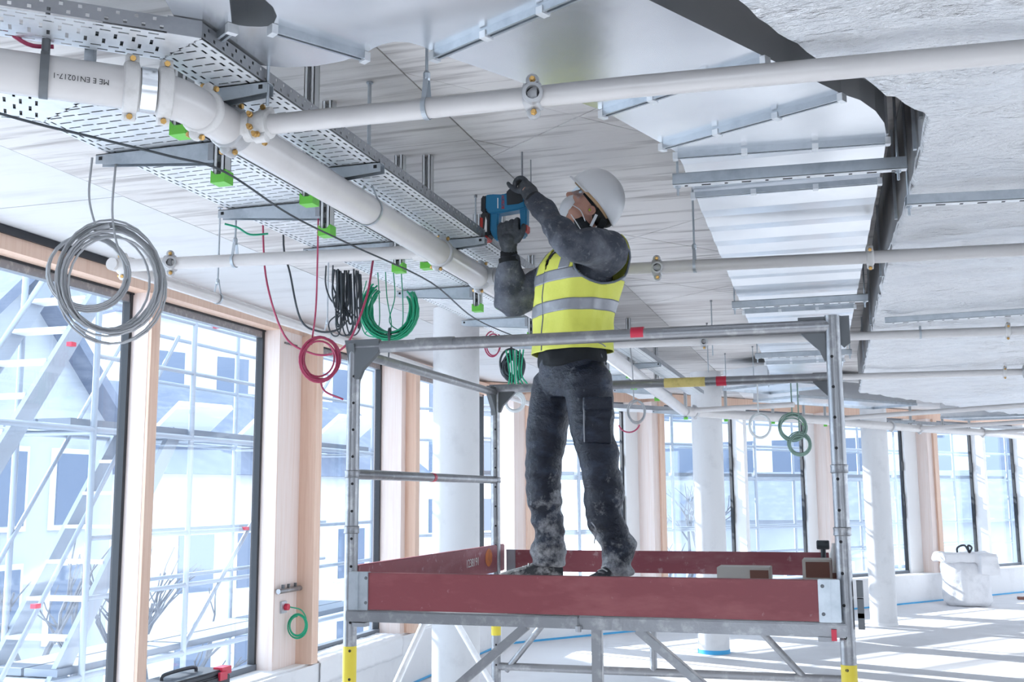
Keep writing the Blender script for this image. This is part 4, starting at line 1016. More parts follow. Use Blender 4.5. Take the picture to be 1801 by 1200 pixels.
# body: one continuous figure under the clothes
mb = MB()
ball(mb, H(0.0, 0, 0.035), (0.098, 0.077, 0.105), HAX); ball(mb, H(0.035, 0, -0.02), (0.075, 0.066, 0.085), HAX); ball(mb, H(0.055, 0, -0.075), (0.055, 0.050, 0.042), HAX)
ball(mb, H(0.083, 0, -0.098), (0.024, 0.028, 0.020), HAX)
limb(mb, [H(0.093, 0, 0.028), H(0.112, 0, -0.012), H(0.122, 0, -0.030)], [0.009, 0.011, 0.015], 10)      # nose
for s in (1, -1):
    ball(mb, H(0.072, s*0.040, -0.012), (0.026, 0.026, 0.022), HAX)                                       # cheek
    ball(mb, H(0.085, s*0.032, 0.042), (0.016, 0.028, 0.009), HAX)                                        # brow
    ball(mb, H(-0.012, s*0.079, -0.005), (0.020, 0.009, 0.030), HAX)                                      # ear
    ball(mb, H(0.030, s*0.056, -0.070), (0.040, 0.014, 0.026), HAX)                                       # jaw
loft(mb, [(H(-0.02, 0, -0.03), hf*0.055, hl*0.055), (H(-0.01, 0, -0.08), hf*0.058, hl*0.056), (V(-1.050, 4.748, 3.200), FB*0.060, LB*0.060), (V(-1.068, 4.750, 3.14), FB*0.07, LB*0.09)])
loft(mb, [(V(*c, z), LB*(w-0.035), FB*(d-0.03)) for z, c, w, d in T_RINGS[:-1]])
limb(mb, [L_SH, (L_SH+L_EL)/2, L_EL, (L_EL+L_WR)/2, L_WR], [0.050, 0.045, 0.038, 0.036, 0.026]); limb(mb, [R_SH, (R_SH+R_EL)/2, R_EL, (R_EL+R_WR)/2, R_WR], [0.050, 0.045, 0.038, 0.036, 0.026])
limb(mb, [L_WR, L_WR+(L_WR-L_EL).normalized()*0.06], [0.026, 0.022]); limb(mb, [R_WR, R_WR+V(0.01, -0.02, 0.05)], [0.026, 0.022])
for h, k, c, a in ((LH, LK, LC, LA), (RH, RK, RC, RA)): limb(mb, [h, (h+k)/2, k, c, a, a-V(0,0,0.08)], [0.078, 0.070, 0.055, 0.052, 0.036, 0.034])
loft(mb, [(V(-1.165, 4.75, 2.48), LB*0.13, FB*0.09), (V(-1.165, 4.75, 2.62), LB*0.145, FB*0.10)])
wk = remesh(mb, 'person', M_skin, None, 0.0065, 3)
tag(wk, 'worker in a white hard hat and yellow vest drilling into the ceiling', 'person')

# trousers
def fold_t(p, n):
    low = max(0.0, min(1.0, (2.25-p.z)/0.45))
    a = noise.noise(Vector((p.x*5, p.y*5, p.z*13+1.5)))*0.022*low + noise.noise(Vector((p.x*9+p.z*5, p.y*9, p.z*22)))*0.014*(0.35+low)
    a += -abs(noise.noise(Vector((p.x*4+p.z*3, p.y*4, p.z*6-p.x*4))))*0.018*(1-low*0.5)+0.005
    return n*a
mb = MB()
loft(mb, [(V(-1.165, 4.75, 2.44), LB*0.135, FB*0.10), (V(-1.166, 4.752, 2.52), LB*0.180, FB*0.130), (V(-1.165, 4.75, 2.60), LB*0.182, FB*0.132), (V(-1.163, 4.75, 2.69), LB*0.172, FB*0.126)], 28)
for h, k, c, a, r6 in ((LH, LK, LC, LA, (0.108, 0.098, 0.084, 0.076, 0.070, 0.073)), (RH, RK, RC, RA, (0.108, 0.098, 0.084, 0.074, 0.068, 0.074))):
    limb(mb, [h, (h+k)/2+V(-0.006, -0.004, 0), k, c, a+V(0,0,0.05), a-V(0,0,0.055)], r6, 22, True)
pants = remesh(mb, 'trousers', M_trous, wk, 0.0075, 5, fold_t)
# cargo pocket with flap, piping, belt
rv = V(0.95, 0.31, 0).normalized(); vv = V(0.31, -0.95, 0).normalized()
pk = MB(); pc = V(-1.002, 4.535, 2.318)
pk.obox(pc, (rv, (0.02, 0, 1), vv), (0.118, 0.19, 0.034)); pko = remesh(pk, 'cargo_pocket', M_trous, wk, 0.006, 4, fold_t)
pk = MB(); pk.obox(pc+V(0,0,0.075)+vv*0.012, (rv, (0.02, 0, 1), vv), (0.126, 0.060, 0.030)); remesh(pk, 'pocket_flap', M_trous, pko, 0.006, 3)
MB().tube([pc-rv*0.060+vv*0.020+V(0,0,0.085), pc-rv*0.061+vv*0.022, pc-rv*0.060+vv*0.020-V(0,0,0.09)], 0.0028, 6).build('piping', M_refl, pko, smooth=50)
MB().tube(smoothpath([V(-1.075, 4.60, 2.655), V(-1.035, 4.575, 2.672), V(-0.99, 4.585, 2.660), V(-0.975, 4.60, 2.648)], 5), 0.0026, 6).build('pocket_piping', M_refl, pants, smooth=50)
MB().tube(smoothpath([LC+V(-0.055, -0.075, -0.01), LC+V(-0.035, -0.082, -0.04), LC+V(-0.045, -0.070, -0.10)], 5), 0.003, 6).build('shin_piping', M_refl, pants, smooth=50)
# shoes
def shoe(heel, toe, label):
    heel, toe = Vector(heel), Vector(toe); d = (toe-heel); L = d.length; d.normalize(); s = V(0,0,1).cross(d); up = V(0,0,1)
    mb = MB()
    loft(mb, [(heel+up*0.045-d*0.005, s*0.026, up*0.035), (heel+d*0.03+up*0.055, s*0.038, up*0.052), (heel+d*L*0.35+up*0.058, s*0.040, up*0.055), (heel+d*L*0.60+up*0.045, s*0.044, up*0.040), (heel+d*L*0.82+up*0.036, s*0.044, up*0.032), (heel+d*L*0.97+up*0.030, s*0.028, up*0.024), (heel+d*L*1.01+up*0.027, s*0.012, up*0.014)], 18)
    limb(mb, [heel+d*0.055+up*0.06, heel+d*0.062+up*0.14], [0.048, 0.052])
    o = remesh(mb, 'shoe', M_shoe, wk, 0.0055, 3); o['label'] = label
    mb = MB(); n = 16; lo = []; 
    prof = [(0, 0.018), (0.03, 0.036), (0.12, 0.038), (0.17, 0.044), (0.24, 0.044), (0.275, 0.030), (0.288, 0.010)]
    pl = [heel+d*(a*L/0.28)+s*w for a, w in prof]+[heel+d*(a*L/0.28)-s*w for a, w in reversed(prof)]
    mb.extr([p+up*0.001 for p in pl], up*0.022); mb.build('sole', M_sole, o)
    for k in range(4):
        c = heel+d*L*(0.44+0.085*k)+up*(0.104-0.013*k); MB().tube([c-s*0.026-up*0.006, c+up*0.004, c+s*0.026-up*0.006], 0.0035, 6).build('lace', M_sole, o)
    return o
shoe((-1.255, 4.875, 1.600), (-1.535, 4.795, 1.600), 'dusty work shoe pointing left')
shoe((-0.930, 4.690, 1.600), (-1.060, 4.450, 1.600), 'dusty work shoe pointing to the camera')

# jacket
def fold_j(p, n):
    a = noise.noise(Vector((p.x*12, p.y*12, p.z*12)))*0.013-abs(noise.noise(Vector((p.x*7+2, p.y*7, p.z*10))))*0.016+0.006
    return n*a
mb = MB()
loft(mb, [(V(*c, z), LB*w, FB*d) for z, c, w, d in T_RINGS], 28)
limb(mb, [L_SH+V(-0.03, 0.03, -0.01), L_SH, (L_SH+L_EL)/2+V(0.01,-0.01,0), L_EL, (L_EL+L_WR)/2, L_WR-(L_WR-L_EL).normalized()*0.015], [0.094, 0.092, 0.082, 0.072, 0.056, 0.045], 20)
limb(mb, [R_SH+V(0.02, -0.03, -0.02), R_SH, (R_SH+R_EL)/2, R_EL, (R_EL+R_WR)/2, R_WR-V(0,0,0.035)], [0.092, 0.086, 0.076, 0.074, 0.066, 0.048], 20)
jk = remesh(mb, 'jacket', M_jack, wk, 0.0075, 5, fold_j)
MB().tube([R_WR-V(-0.002,0,0.052), R_WR-V(0,0,0.030)], 0.049, 20).build('cuff', M_blackc, jk, smooth=60)
mb = MB(); loft(mb, [(V(-1.055, 4.750, 3.165), LB*0.085, FB*0.082), (V(-1.050, 4.748, 3.20), LB*0.078, FB*0.076), (H(-0.030, 0, -0.090), hl*0.080, hf*0.080), (H(-0.042, 0, -0.052), hl*0.078, hf*0.066)]); remesh(mb, 'black_collar', M_blackc, jk, 0.006, 3)
mb = MB(); loft(mb, [(V(-1.166, 4.75, 2.585), LB*0.186, FB*0.136), (V(-1.164, 4.752, 2.66), LB*0.188, FB*0.138)], 30); remesh(mb, 'jacket_hem', M_blackc, jk, 0.007, 3, fold_j)

# vest: a shell around the torso with open arm holes
def vpt(ang, z, off):
    c, w, d = tring(z); e = 1.0
    wob = 0.012*noise.noise(Vector((math.cos(ang)*3, math.sin(ang)*3, z*7)))+0.004+0.010*max(0, (2.80-z)/0.2)*(0.6+0.4*math.sin(ang*5+1))
    ca, sa = math.cos(ang), math.sin(ang); sq = 1.0+0.07*math.sin(2*ang)**2
    if sa < 0: wob += 0.022*(-sa)*max(0.0, min(1.0, (z-2.80)/0.15))
    return c+LB*(w+off+wob)*ca*sq+FB*(d+off+wob)*sa*sq
NA = 144
def vkeep(k, z):
    a = 2*PI*(k+0.5)/NA; s = min(abs(a), abs(a-2*PI)); s2 = abs(a-PI); sd = min(s, s2)
    lim = 0
    if z > 2.93: lim = math.radians(46)*min(1, math.sqrt((z-2.93)/0.08))
    if z > 3.10: lim = math.radians(40)
    if sd < lim: return False
    f = abs(a-PI/2)
    if z > 3.02 and f < math.radians(2+ (z-3.02)*110): return False      # front opening of the neck
    if z > 3.155 and abs(a-3*PI/2) < math.radians(30): return False
    return True
def vest_part(name, m, parent, z0, z1, nz, off, test=None, th=0.004):
    mb = MB(); vs = [vpt(2*PI*k/NA, z0+(z1-z0)*j/nz, off) for j in range(nz+1) for k in range(NA)]; fs = []
    for j in range(nz):
        z = z0+(z1-z0)*(j+0.5)/nz
        for k in range(NA):
            if vkeep(k, z) and (test is None or test(k, z)): fs.append((j*NA+k, j*NA+(k+1)%NA, (j+1)*NA+(k+1)%NA, (j+1)*NA+k))
    used = sorted({i for f in fs for i in f}); mp_ = {u: i for i, u in enumerate(used)}
    mb.add([vs[u] for u in used], [tuple(mp_[i] for i in f) for f in fs])
    o = mb.build(name, m, parent, smooth=180); s = o.modifiers.new('cloth', 'SOLIDIFY'); s.thickness = th; s.offset = 1; return o
vs_o = vest_part('hi_vis_vest', M_vest, wk, 2.645, 3.178, 90, 0.022)
vest_part('reflective_band', M_refl, vs_o, 2.815, 2.868, 8, 0.0265, th=0.002); vest_part('reflective_band', M_refl, vs_o, 2.955, 3.005, 8, 0.0265, th=0.002)
def strip(a0): return lambda k, z: abs(2*PI*(k+0.5)/NA-math.radians(a0)) < math.radians(8)
for a0 in (58, 122, 238, 302): vest_part('shoulder_band', M_refl, vs_o, 3.005, 3.165, 24, 0.0265, test=strip(a0), th=0.002)
MB().tube([vpt(PI/2, 2.65+0.03*k, 0.026) for k in range(13)], 0.004, 6).build('zip', M_frame, vs_o, smooth=50)
for sgn in (0, PI):      # dark edging round the arm holes
    pts = []
    for i in range(28):
        t = 2*PI*i/28; zz = 3.04+0.108*math.sin(t); aa = sgn+math.radians(45)*math.cos(t)*(1 if zz < 3.1 else 0.9); pts.append(vpt(aa, zz, 0.027))
    MB().tube(pts, 0.0055, 6, closed=True).build('arm_hole_edging', M_frame, vs_o, smooth=50)

# gloves with separate fingers
mb = MB()
d = (L_WR-L_EL).normalized(); pc = V(-1.345, 4.640, 3.415)
limb(mb, [L_WR-d*0.012, L_WR+d*0.02, (L_WR+pc)/2+V(0.002,0,0), pc], [0.037, 0.036, 0.040, 0.034], 14)
fc = V(-1.374, 4.66, 3.432); vx = V(0.97, 0.24, 0); vy = V(-0.24, 0.97, 0)
for i, (dy, R_, a1) in enumerate(((-0.036, 0.026, 205), (-0.014, 0.030, 225), (0.009, 0.031, 225), (0.031, 0.029, 215))):
    pts = [pc+vy*dy*0.9+V(0.012, 0, -0.01)]
    for j in range(6):
        t = math.radians(-25+(a1+25)*j/5); pts.append(fc+vy*dy+vx*math.cos(t)*R_+V(0,0,1)*math.sin(t)*R_)
    limb(mb, pts, [0.014]+[0.0118, 0.0115, 0.011, 0.0105, 0.010, 0.0092], 10)
limb(mb, [pc+vy*-0.035+V(-0.012, 0, -0.028), fc+vy*-0.040+vx*-0.018+V(0,0,-0.036), fc+vy*-0.042+vx*-0.046+V(0,0,-0.016), fc+vy*-0.04+vx*-0.058+V(0,0,0.0)], [0.015, 0.0125, 0.0115, 0.009], 10)
g1 = remesh(mb, 'glove', M_glove, wk, 0.0036, 3); g1['label'] = 'charcoal glove steadying the drill bit'
MB().tube([L_WR-d*0.020, L_WR-d*0.006], 0.041, 18).build('glove_cuff', M_blackc, g1, smooth=60)
mb = MB(); rp = V(-1.452, 4.708, 3.195)
limb(mb, [R_WR-V(0,0,0.012), R_WR+V(0.004, -0.012, 0.02), rp], [0.038, 0.038, 0.036], 14)
loft(mb, [(V(-1.458, 4.732, 3.165), V(0.042, 0, 0), V(0, 0.030, 0)), (V(-1.452, 4.712, 3.198), V(0.052, 0, 0), V(0, 0.022, 0)), (V(-1.447, 4.702, 3.226), V(0.053, 0, 0), V(0, 0.018, 0))], 16)
for i, x in enumerate((-1.490, -1.464, -1.438, -1.412)):
    z = 3.228+0.006*i
    limb(mb, [V(x, 4.706, z-0.03), V(x, 4.698, z), V(x, 4.706, z+0.030), V(x, 4.735, z+0.042), V(x, 4.764, z+0.026), V(x, 4.770, z+0.004)], [0.014, 0.0138, 0.0132, 0.0125, 0.0118, 0.010], 10)
limb(mb, [V(-1.410, 4.712, 3.185), V(-1.386, 4.706, 3.212), V(-1.378, 4.712, 3.245), V(-1.384, 4.735, 3.262)], [0.017, 0.0145, 0.013, 0.011], 10)
g2 = remesh(mb, 'glove', M_glove, wk, 0.0036, 3); g2['label'] = 'charcoal glove gripping the drill handle'
MB().tube([R_WR-V(0,0,0.026), R_WR-V(0,0,-0.002)], 0.0405, 18).build('glove_cuff', M_blackc, g2, smooth=60)

# hard hat, mask, glasses, hair
hc = H(0.012, 0, 0.042); vs = []; fs = []; n, m = 40, 14
for i in range(m+1):
    t = PI/2*i/m
    for k in range(n):
        p = 2*PI*k/n; rf = 0.140+(0.004*math.cos(p)); cf = math.cos(t)**0.85 if i < m else 0.0
        ridge = 0.004*math.exp(-(math.sin(p)*6)**2)*math.sin(t*2)
        vs.append(hc+hf*rf*cf*math.cos(p)+hl*0.120*cf*math.sin(p)+hu*(0.135*math.sin(t)+ridge-0.014*math.cos(p)**2*(1 if math.cos(p) < 0 else 0)*math.cos(t)*2))
for i in range(m):
    for k in range(n): fs.append((i*n+k, i*n+(k+1)%n, (i+1)*n+(k+1)%n, (i+1)*n+k))
mb = MB().add(vs, fs); hat = mb.build('hard_hat', M_helm, wk, smooth=180); s = hat.modifiers.new('shell', 'SOLIDIFY'); s.thickness = 0.004; s.offset = 1
mb = MB(); vs = []; fs = []
for k in range(25):
    p = math.radians(-75+150*k/24); q_ = 0.018*math.cos(math.radians(-75+150*k/24)*0.9)+0.006
    b = hc+hf*0.142*math.cos(p)+hl*0.121*math.sin(p); e = hc+hf*(0.142*math.cos(p)+q_)+hl*(0.121+0.006)*math.sin(p)-hu*0.010
    vs += [b, e, e+hu*0.004, b+hu*0.004]
for k in range(24):
    for j in range(4): fs.append((k*4+j, k*4+(j+1)%4, k*4+4+(j+1)%4, k*4+4+j))
mb.add(vs, fs).build('peak', M_helm, hat, smooth=40)
mb = MB(); vs = []; fs = []
for k in range(40):
    p = 2*PI*k/40; lowb = -0.030*(1 if math.cos(p) < 0 else 0)*math.cos(p)**2
    for du, dr_ in ((0.010, -0.006), (-0.014+lowb*0.6, -0.010)): vs.append(hc+hf*(0.139+dr_)*math.cos(p)+hl*(0.119+dr_)*math.sin(p)+hu*du)
for k in range(40): j = (k+1) % 40; fs.append((2*k, 2*j, 2*j+1, 2*k+1))
o = mb.add(vs, fs).build('sweatband', M_tan, hat, smooth=60); s = o.modifiers.new('t', 'SOLIDIFY'); s.thickness = 0.004
mb = MB(); ball(mb, H(-0.050, 0, 0.018), (0.072, 0.085, 0.058), HAX); ball(mb, H(0.020, 0, 0.055), (0.075, 0.083, 0.040), HAX); remesh(mb, 'hair', M_hair, wk, 0.006, 3)
MB().bar(H(-0.085, 0.075, 0.01), H(-0.105, 0.045, -0.055), 0.03, 0.014, hl).build('nape_strap', M_blackc, hat); MB().bar(H(-0.105, 0.05, -0.05), H(-0.105, -0.05, -0.05), 0.014, 0.03, hu).build('nape_strap', M_blackc, hat)
MB().bar(H(-0.045, 0.088, 0.0), H(-0.065, 0.082, -0.055), 0.013, 0.004, hl).build('side_strap', M_maskm, hat)
prof = [(0.0, 0.064), (0.012, 0.066), (0.030, 0.058), (0.044, 0.044), (0.054, 0.026), (0.058, 0.010), (0.0585, 0.001)]
mk = MB(); ax_ = (hf*1.0-hu*0.22).normalized(); mk.lathe(H(0.062, 0, -0.060), ax_, prof, 28)
mko = mk.build('respirator_mask', M_maskm, wk, smooth=60)
for s in (1, -1): MB().tube(smoothpath([H(0.068, s*0.062, -0.050), H(0.02, s*0.078, -0.040), H(-0.03, s*0.082, -0.058)], 5), 0.0022, 6).build('mask_strap', M_maskm, mko, smooth=50)
MB().tube(smoothpath([H(0.060, 0.060, -0.080), H(0.01, 0.070, -0.088), H(-0.05, 0.07, -0.10)], 5), 0.0022, 6).build('mask_strap', M_maskm, mko, smooth=50)
gl = MB()
vs = []; fs = []
for k in range(13):
    p = math.radians(-62+124*k/12)
    for du in (0.048, 0.022, -0.012): vs.append(H(0.016+0.108*math.cos(p), 0.088*math.sin(p), du))
for k in range(12):
    for j in range(2): fs.append((k*3+j, k*3+3+j, k*3+4+j, k*3+1+j))
glo = gl.add(vs, fs).build('safety_glasses', M_clear, wk, smooth=180); s = glo.modifiers.new('t', 'SOLIDIFY'); s.thickness = 0.002
for s in (1, -1): MB().bar(H(0.066, s*0.080, 0.026), H(-0.030, s*0.086, 0.016), 0.006, 0.014, hu).build('temple', M_blackc, glo)
for s in (1, -1):
    mb = MB(); ball(mb, H(0.084, s*0.031, 0.018), 0.011); e = mb.build('eye', M_white, wk, smooth=180); mb = MB(); ball(mb, H(0.0925, s*0.032, 0.019), 0.0048); mb.build('iris', M_hair, e, smooth=180)
    MB().tube([H(0.094, s*0.016, 0.046), H(0.094, s*0.034, 0.050), H(0.080, s*0.050, 0.044)], [0.003, 0.004, 0.002], 6).build('eyebrow', M_hair, wk, smooth=50)
    o = MB().ring(H(-0.014, s*0.086, -0.004), hl, 0.017, 0.005, 18, 6).build('ear_rim', M_skin, wk, smooth=60)
M_plug = mat('yellow_green_ear_plug', (0.45, 0.50, 0.05), 0.6)
mb = MB(); ball(mb, H(-0.008, 0.088, -0.008), 0.006); mb.build('ear_plug', M_plug, wk, smooth=180)

# ================================================================== the drill in his hands
M_dblue = mat('blue_tool_housing', (0.015, 0.17, 0.33), 0.4); M_dblk = mat('black_tool_rubber', (0.020, 0.023, 0.027), 0.55); M_dred = mat('red_battery_trim', (0.48, 0.035, 0.025), 0.45)
dr = thing('rotary_hammer', 'blue cordless rotary hammer drill held up by the worker', 'drill', (-1.45, 4.74, 3.20))
def slab(name, m, poly, th, yc=4.742, parent=dr, bevel=0.006): return MB().extr([(x, yc-th/2, z) for x, z in poly], (0, th, 0)).build(name, m, parent, smooth=30, bevel=bevel)
slab('housing', M_dblue, [(-1.568, 3.348), (-1.566, 3.416), (-1.535, 3.418), (-1.48, 3.412), (-1.455, 3.418), (-1.372, 3.398), (-1.366, 3.335), (-1.40, 3.330), (-1.50, 3.322), (-1.545, 3.322)], 0.072)
slab('rear_column', M_dblue, [(-1.545, 3.335), (-1.500, 3.330), (-1.505, 3.27), (-1.503, 3.235), (-1.475, 3.212), (-1.480, 3.195), (-1.520, 3.195), (-1.545, 3.24)], 0.052)
slab('front_column', M_dblue, [(-1.400, 3.34), (-1.364, 3.34), (-1.366, 3.26), (-1.376, 3.205), (-1.40, 3.20), (-1.396, 3.26)], 0.050)
slab('grip', M_dblk, [(-1.515, 3.212), (-1.515, 3.248), (-1.385, 3.250), (-1.378, 3.212)], 0.040)
slab('red_trigger_lock', M_dred, [(-1.374, 3.255), (-1.362, 3.258), (-1.363, 3.228), (-1.376, 3.222)], 0.052, bevel=0.002)
slab('motor_cap', M_dblk, [(-1.588, 3.335), (-1.586, 3.408), (-1.570, 3.416), (-1.560, 3.412), (-1.560, 3.335)], 0.074)
slab('gear_housing', M_dblk, [(-1.462, 3.350), (-1.464, 3.418), (-1.440, 3.440), (-1.40, 3.432), (-1.374, 3.405), (-1.372, 3.362), (-1.40, 3.352)], 0.078)
bt = slab('battery', M_dblk, [(-1.590, 3.205), (-1.588, 3.330), (-1.545, 3.330), (-1.545, 3.215)], 0.078)
slab('battery_trim', M_dred, [(-1.592, 3.212), (-1.590, 3.310), (-1.572, 3.305), (-1.574, 3.225), (-1.552, 3.214), (-1.555, 3.204)], 0.080, parent=bt, bevel=0.003)
slab('battery_foot', M_dred, [(-1.592, 3.198), (-1.592, 3.212), (-1.552, 3.214), (-1.556, 3.200)], 0.079, parent=bt, bevel=0.003)
MB().lathe((-1.393, 4.746, 3.425), (0,0,1), [(0, 0.030), (0.012, 0.028), (0.018, 0.022), (0.050, 0.020), (0.062, 0.012)], 20).build('chuck', M_dblk, dr, smooth=40)
MB().tube([(-1.393, 4.746, 3.47), (-1.393, 4.746, CEIL+0.001)], 0.0048, 10).build('drill_bit', M_zdark, dr, smooth=50)
MB().tube([(-1.347, 4.735, 3.40), (-1.347, 4.735, 3.575)], 0.0028, 8).build('depth_stop', M_zdark, dr, smooth=50)
textmesh('brand_print', 'BOSCH', 0.020, M_dred, frame_mtx((-1.4755, 4.7045, 3.372), (0,0,1), (-1,0,0)), dr, ext=0.0012)
MB().box((-1.5035, 4.7035, 3.345), (-1.4995, 4.7065, 3.395)).build('white_stripe', M_white, dr)
MB().extr([(-1.570, 4.7022, 3.235), (-1.556, 4.7022, 3.235), (-1.556, 4.7022, 3.29), (-1.562, 4.7022, 3.31)], (0, 0.002, 0)).build('white_mark', M_white, bt)

# ================================================================== cables
def coil_pts(c, R, turns, nrm, jit, seed, squash=1.0, up=(0,0,1), per=26, drop=0.0):
    rnd = random.Random(seed); c = Vector(c); nrm = Vector(nrm).normalized(); up = Vector(up); up = (up-nrm*up.dot(nrm)).normalized(); sd = up.cross(nrm); pts = []
    r, ox, oz, on = R, 0, 0, 0
    tr = [(R*(1+rnd.uniform(-jit, jit)), rnd.uniform(-jit, jit)*R*0.6, rnd.uniform(-jit, jit)*R*0.8-drop*rnd.random()*R, rnd.uniform(-1, 1)*R*0.12) for _ in range(turns+1)]
    for i in range(turns):
        for k in range(per):
            f = k/per; a = 2*PI*f+PI/2; A, B = tr[i], tr[i+1]; w = [A[j]*(1-f)+B[j]*f for j in range(4)]
            pts.append(c+sd*(math.cos(a)*w[0]*squash+w[1])+up*(math.sin(a)*w[0]+w[2])+nrm*w[3])
    return pts
def vw(c): v = V(-c[0], -c[1], 0); return v.normalized()
def coil(name, label, m, c, R, turns, wr, jit, seed, leads=(), squash=1.0, drop=0.0, tie=None, n=6, grp=None):
    t = thing(name, label, 'cable', (c[0], c[1], c[2]-R), grp)
    MB().tube(coil_pts(c, R, turns, vw(c), jit, seed, squash, drop=drop), wr, n).build('coil', m, t, smooth=60)
    for L in leads: MB().tube(smoothpath(L, 6), wr, n).build('lead', m, t, smooth=60)
    if tie: MB().ring(tie, (1, 0.1, 0.1), 0.02, 0.005, 14, 6).build('tie', M_kcable, t, smooth=60)
    return t
g = coil('cable_coil', 'large grey cable coil hanging in front of the left windows', M_gcable, (-2.415, 3.12, 2.745), 0.185, 13, 0.0042, 0.14, 3, squash=0.86,
     leads=([(-2.50, 3.10, 3.20), (-2.505, 3.10, 3.06), (-2.47, 3.10, 2.95), (-2.44, 3.10, 2.935)], [(-2.40, 3.10, 3.17), (-2.405, 3.10, 3.0), (-2.38, 3.10, 2.88), (-2.34, 3.11, 2.80)]))
MB().tube(coil_pts((-2.50, 3.11, 2.79), 0.135, 6, vw((-2.5, 3.1)), 0.10, 9), 0.0042, 6).build('inner_loops', M_gcable, g, smooth=60)
MB().tube([(-2.53, 3.10, 2.925), (-2.49, 3.10, 2.945), (-2.45, 3.09, 2.93), (-2.41, 3.10, 2.945)], 0.010, 8).build('knot', M_gcable, g, smooth=60)
coil('cable_coil', 'crimson cable coil dangling left of the tower', M_rcable, (-1.985, 3.88, 2.548), 0.078, 6, 0.0040, 0.20, 5, squash=0.85,
     leads=([(-2.005, 3.87, 3.19), (-2.005, 3.87, 2.95), (-2.008, 3.87, 2.75), (-2.03, 3.88, 2.61)], [(-1.99, 3.88, 2.47), (-1.965, 3.88, 2.42), (-1.885, 3.88, 2.385)]))
rl = thing('hanging_cable', 'crimson cable sagging in a wide loop behind the crimson coil', 'cable', (-2.55, 4.82, 2.7))
MB().tube(smoothpath([(-2.80, 4.8, 3.61), (-2.80, 4.8, 3.36), (-2.768, 4.8, 3.08), (-2.663, 4.8, 2.81), (-2.534, 4.82, 2.72), (-2.42, 4.84, 2.71), (-2.33, 4.86, 2.78), (-2.26, 4.9, 3.0), (-2.25, 4.95, 3.2)], 6), 0.0055, 6).build('cable', M_rcable, rl, smooth=60)
db = thing('hanging_cable', 'dark cable sagging from the ceiling beside the crimson loop', 'cable', (-2.5, 4.82, 2.8))
MB().tube(smoothpath([(-2.68, 4.8, 3.61), (-2.68, 4.8, 3.28), (-2.64, 4.8, 3.13), (-2.586, 4.82, 2.893), (-2.50, 4.85, 2.83), (-2.42, 4.9, 2.84), (-2.38, 4.95, 2.90)], 6), 0.0055, 6).build('cable', M_kcable, db, smooth=60)
for x, lb, mm in ((-2.80, 'short dark ceiling sleeve where the crimson cable enters', M_kcable), (-2.68, 'short dark ceiling sleeve where the dark cable enters', M_kcable)):
    tag(MB().lathe((x, 4.8, CEIL-0.018), (0,0,1), [(0, 0.028), (0.018, 0.03)], 12).build('cable_sleeve', mm, smooth=40), lb, 'sleeve')
bd = thing('cable_bundle', 'dark bundle of doubled-up cables hanging under the wide tray', 'cable', (-2.43, 5.0, 2.8))
rnd = random.Random(11)
for k in range(16):
    x = -2.43+rnd.uniform(-0.055, 0.055); y = 5.0+rnd.uniform(-0.04, 0.04); zb = 2.93+rnd.uniform(-0.06, 0.06)
    MB().tube(smoothpath([(x, y, 3.17), (x+rnd.uniform(-.015, .015), y, 3.06), (x+rnd.uniform(-.02, .02), y, zb+0.02), (x+0.012, y+0.01, zb), (x+0.024, y, zb+0.03), (x+0.02+rnd.uniform(-.01, .01), y, 3.15)], 5), 0.0052, 6).build('strand', M_kcable, bd, smooth=60)
for k, (ox, R) in enumerate(((-0.05, 0.045), (0.0, 0.06), (0.05, 0.05), (0.02, 0.04))):
    MB().tube(smoothpath([(-2.43, 5.0, 2.96), (-2.43+ox-R*0.8, 5.0, 2.90), (-2.43+ox-R*0.4, 5.0, 2.835), (-2.43+ox+R*0.4, 5.0, 2.83), (-2.43+ox+R*0.8, 5.0, 2.89), (-2.425, 5.0, 2.97)], 6), 0.0040, 6).build('loop', M_kcable, bd, smooth=60)
for k, x in enumerate((-2.54, -2.50)): MB().tube(smoothpath([(x, 5.0, 3.20), (x, 5.0, 3.10), (x+0.03, 5.0, 3.02), (-2.47, 5.0, 2.985)], 5), 0.0045, 6).build('lead', M_kcable, bd, smooth=60)
gc = thing('cable_coil', 'bright green cable coil hanging open like a horseshoe', 'cable', (-2.25, 5.2, 2.83))
rnd = random.Random(4)
for k in range(18):
    R = 0.125+rnd.uniform(-0.022, 0.026); dy = rnd.uniform(-0.03, 0.03); a0, a1 = math.radians(128+rnd.uniform(-6, 8)), math.radians(395+rnd.uniform(-14, 6))
    MB().tube([V(-2.262+rnd.uniform(-.004, .004), 5.2+dy, 2.985)+V(0.95, 0.3, 0)*math.cos(a0+(a1-a0)*j/18)*R+V(0,0,1)*math.sin(a0+(a1-a0)*j/18)*R*1.12 for j in range(19)], 0.0048, 6).build('strand', M_ncable, gc, smooth=60)
MB().ring((-2.262, 5.2, 2.848), (0.95, 0.3, 0), 0.034, 0.008, 16, 6).build('tie', M_kcable, gc, smooth=60)
for k in range(5):
    x = -2.38+0.045*k; MB().tube(smoothpath([(x, 5.2, 3.19), (x+0.01, 5.2, 3.05), (x+rnd.uniform(-.05, .05), 5.2, 2.92), (x+rnd.uniform(-.03, .06), 5.2, 2.86)], 6), 0.003, 6).build('stray_wire', M_ncable, gc, smooth=60)
MB().tube(smoothpath([(-2.40, 5.2, 3.15), (-2.435, 5.2, 3.0), (-2.41, 5.2, 2.87), (-2.33, 5.2, 2.84), (-2.27, 5.2, 2.86)], 6), 0.003, 6).build('stray_wire', M_ncable, gc, smooth=60)
MB().tube([(-2.262, 5.2, 2.85), (-2.268, 5.2, 2.70)], 0.004, 6).build('tail', M_kcable, gc, smooth=60)
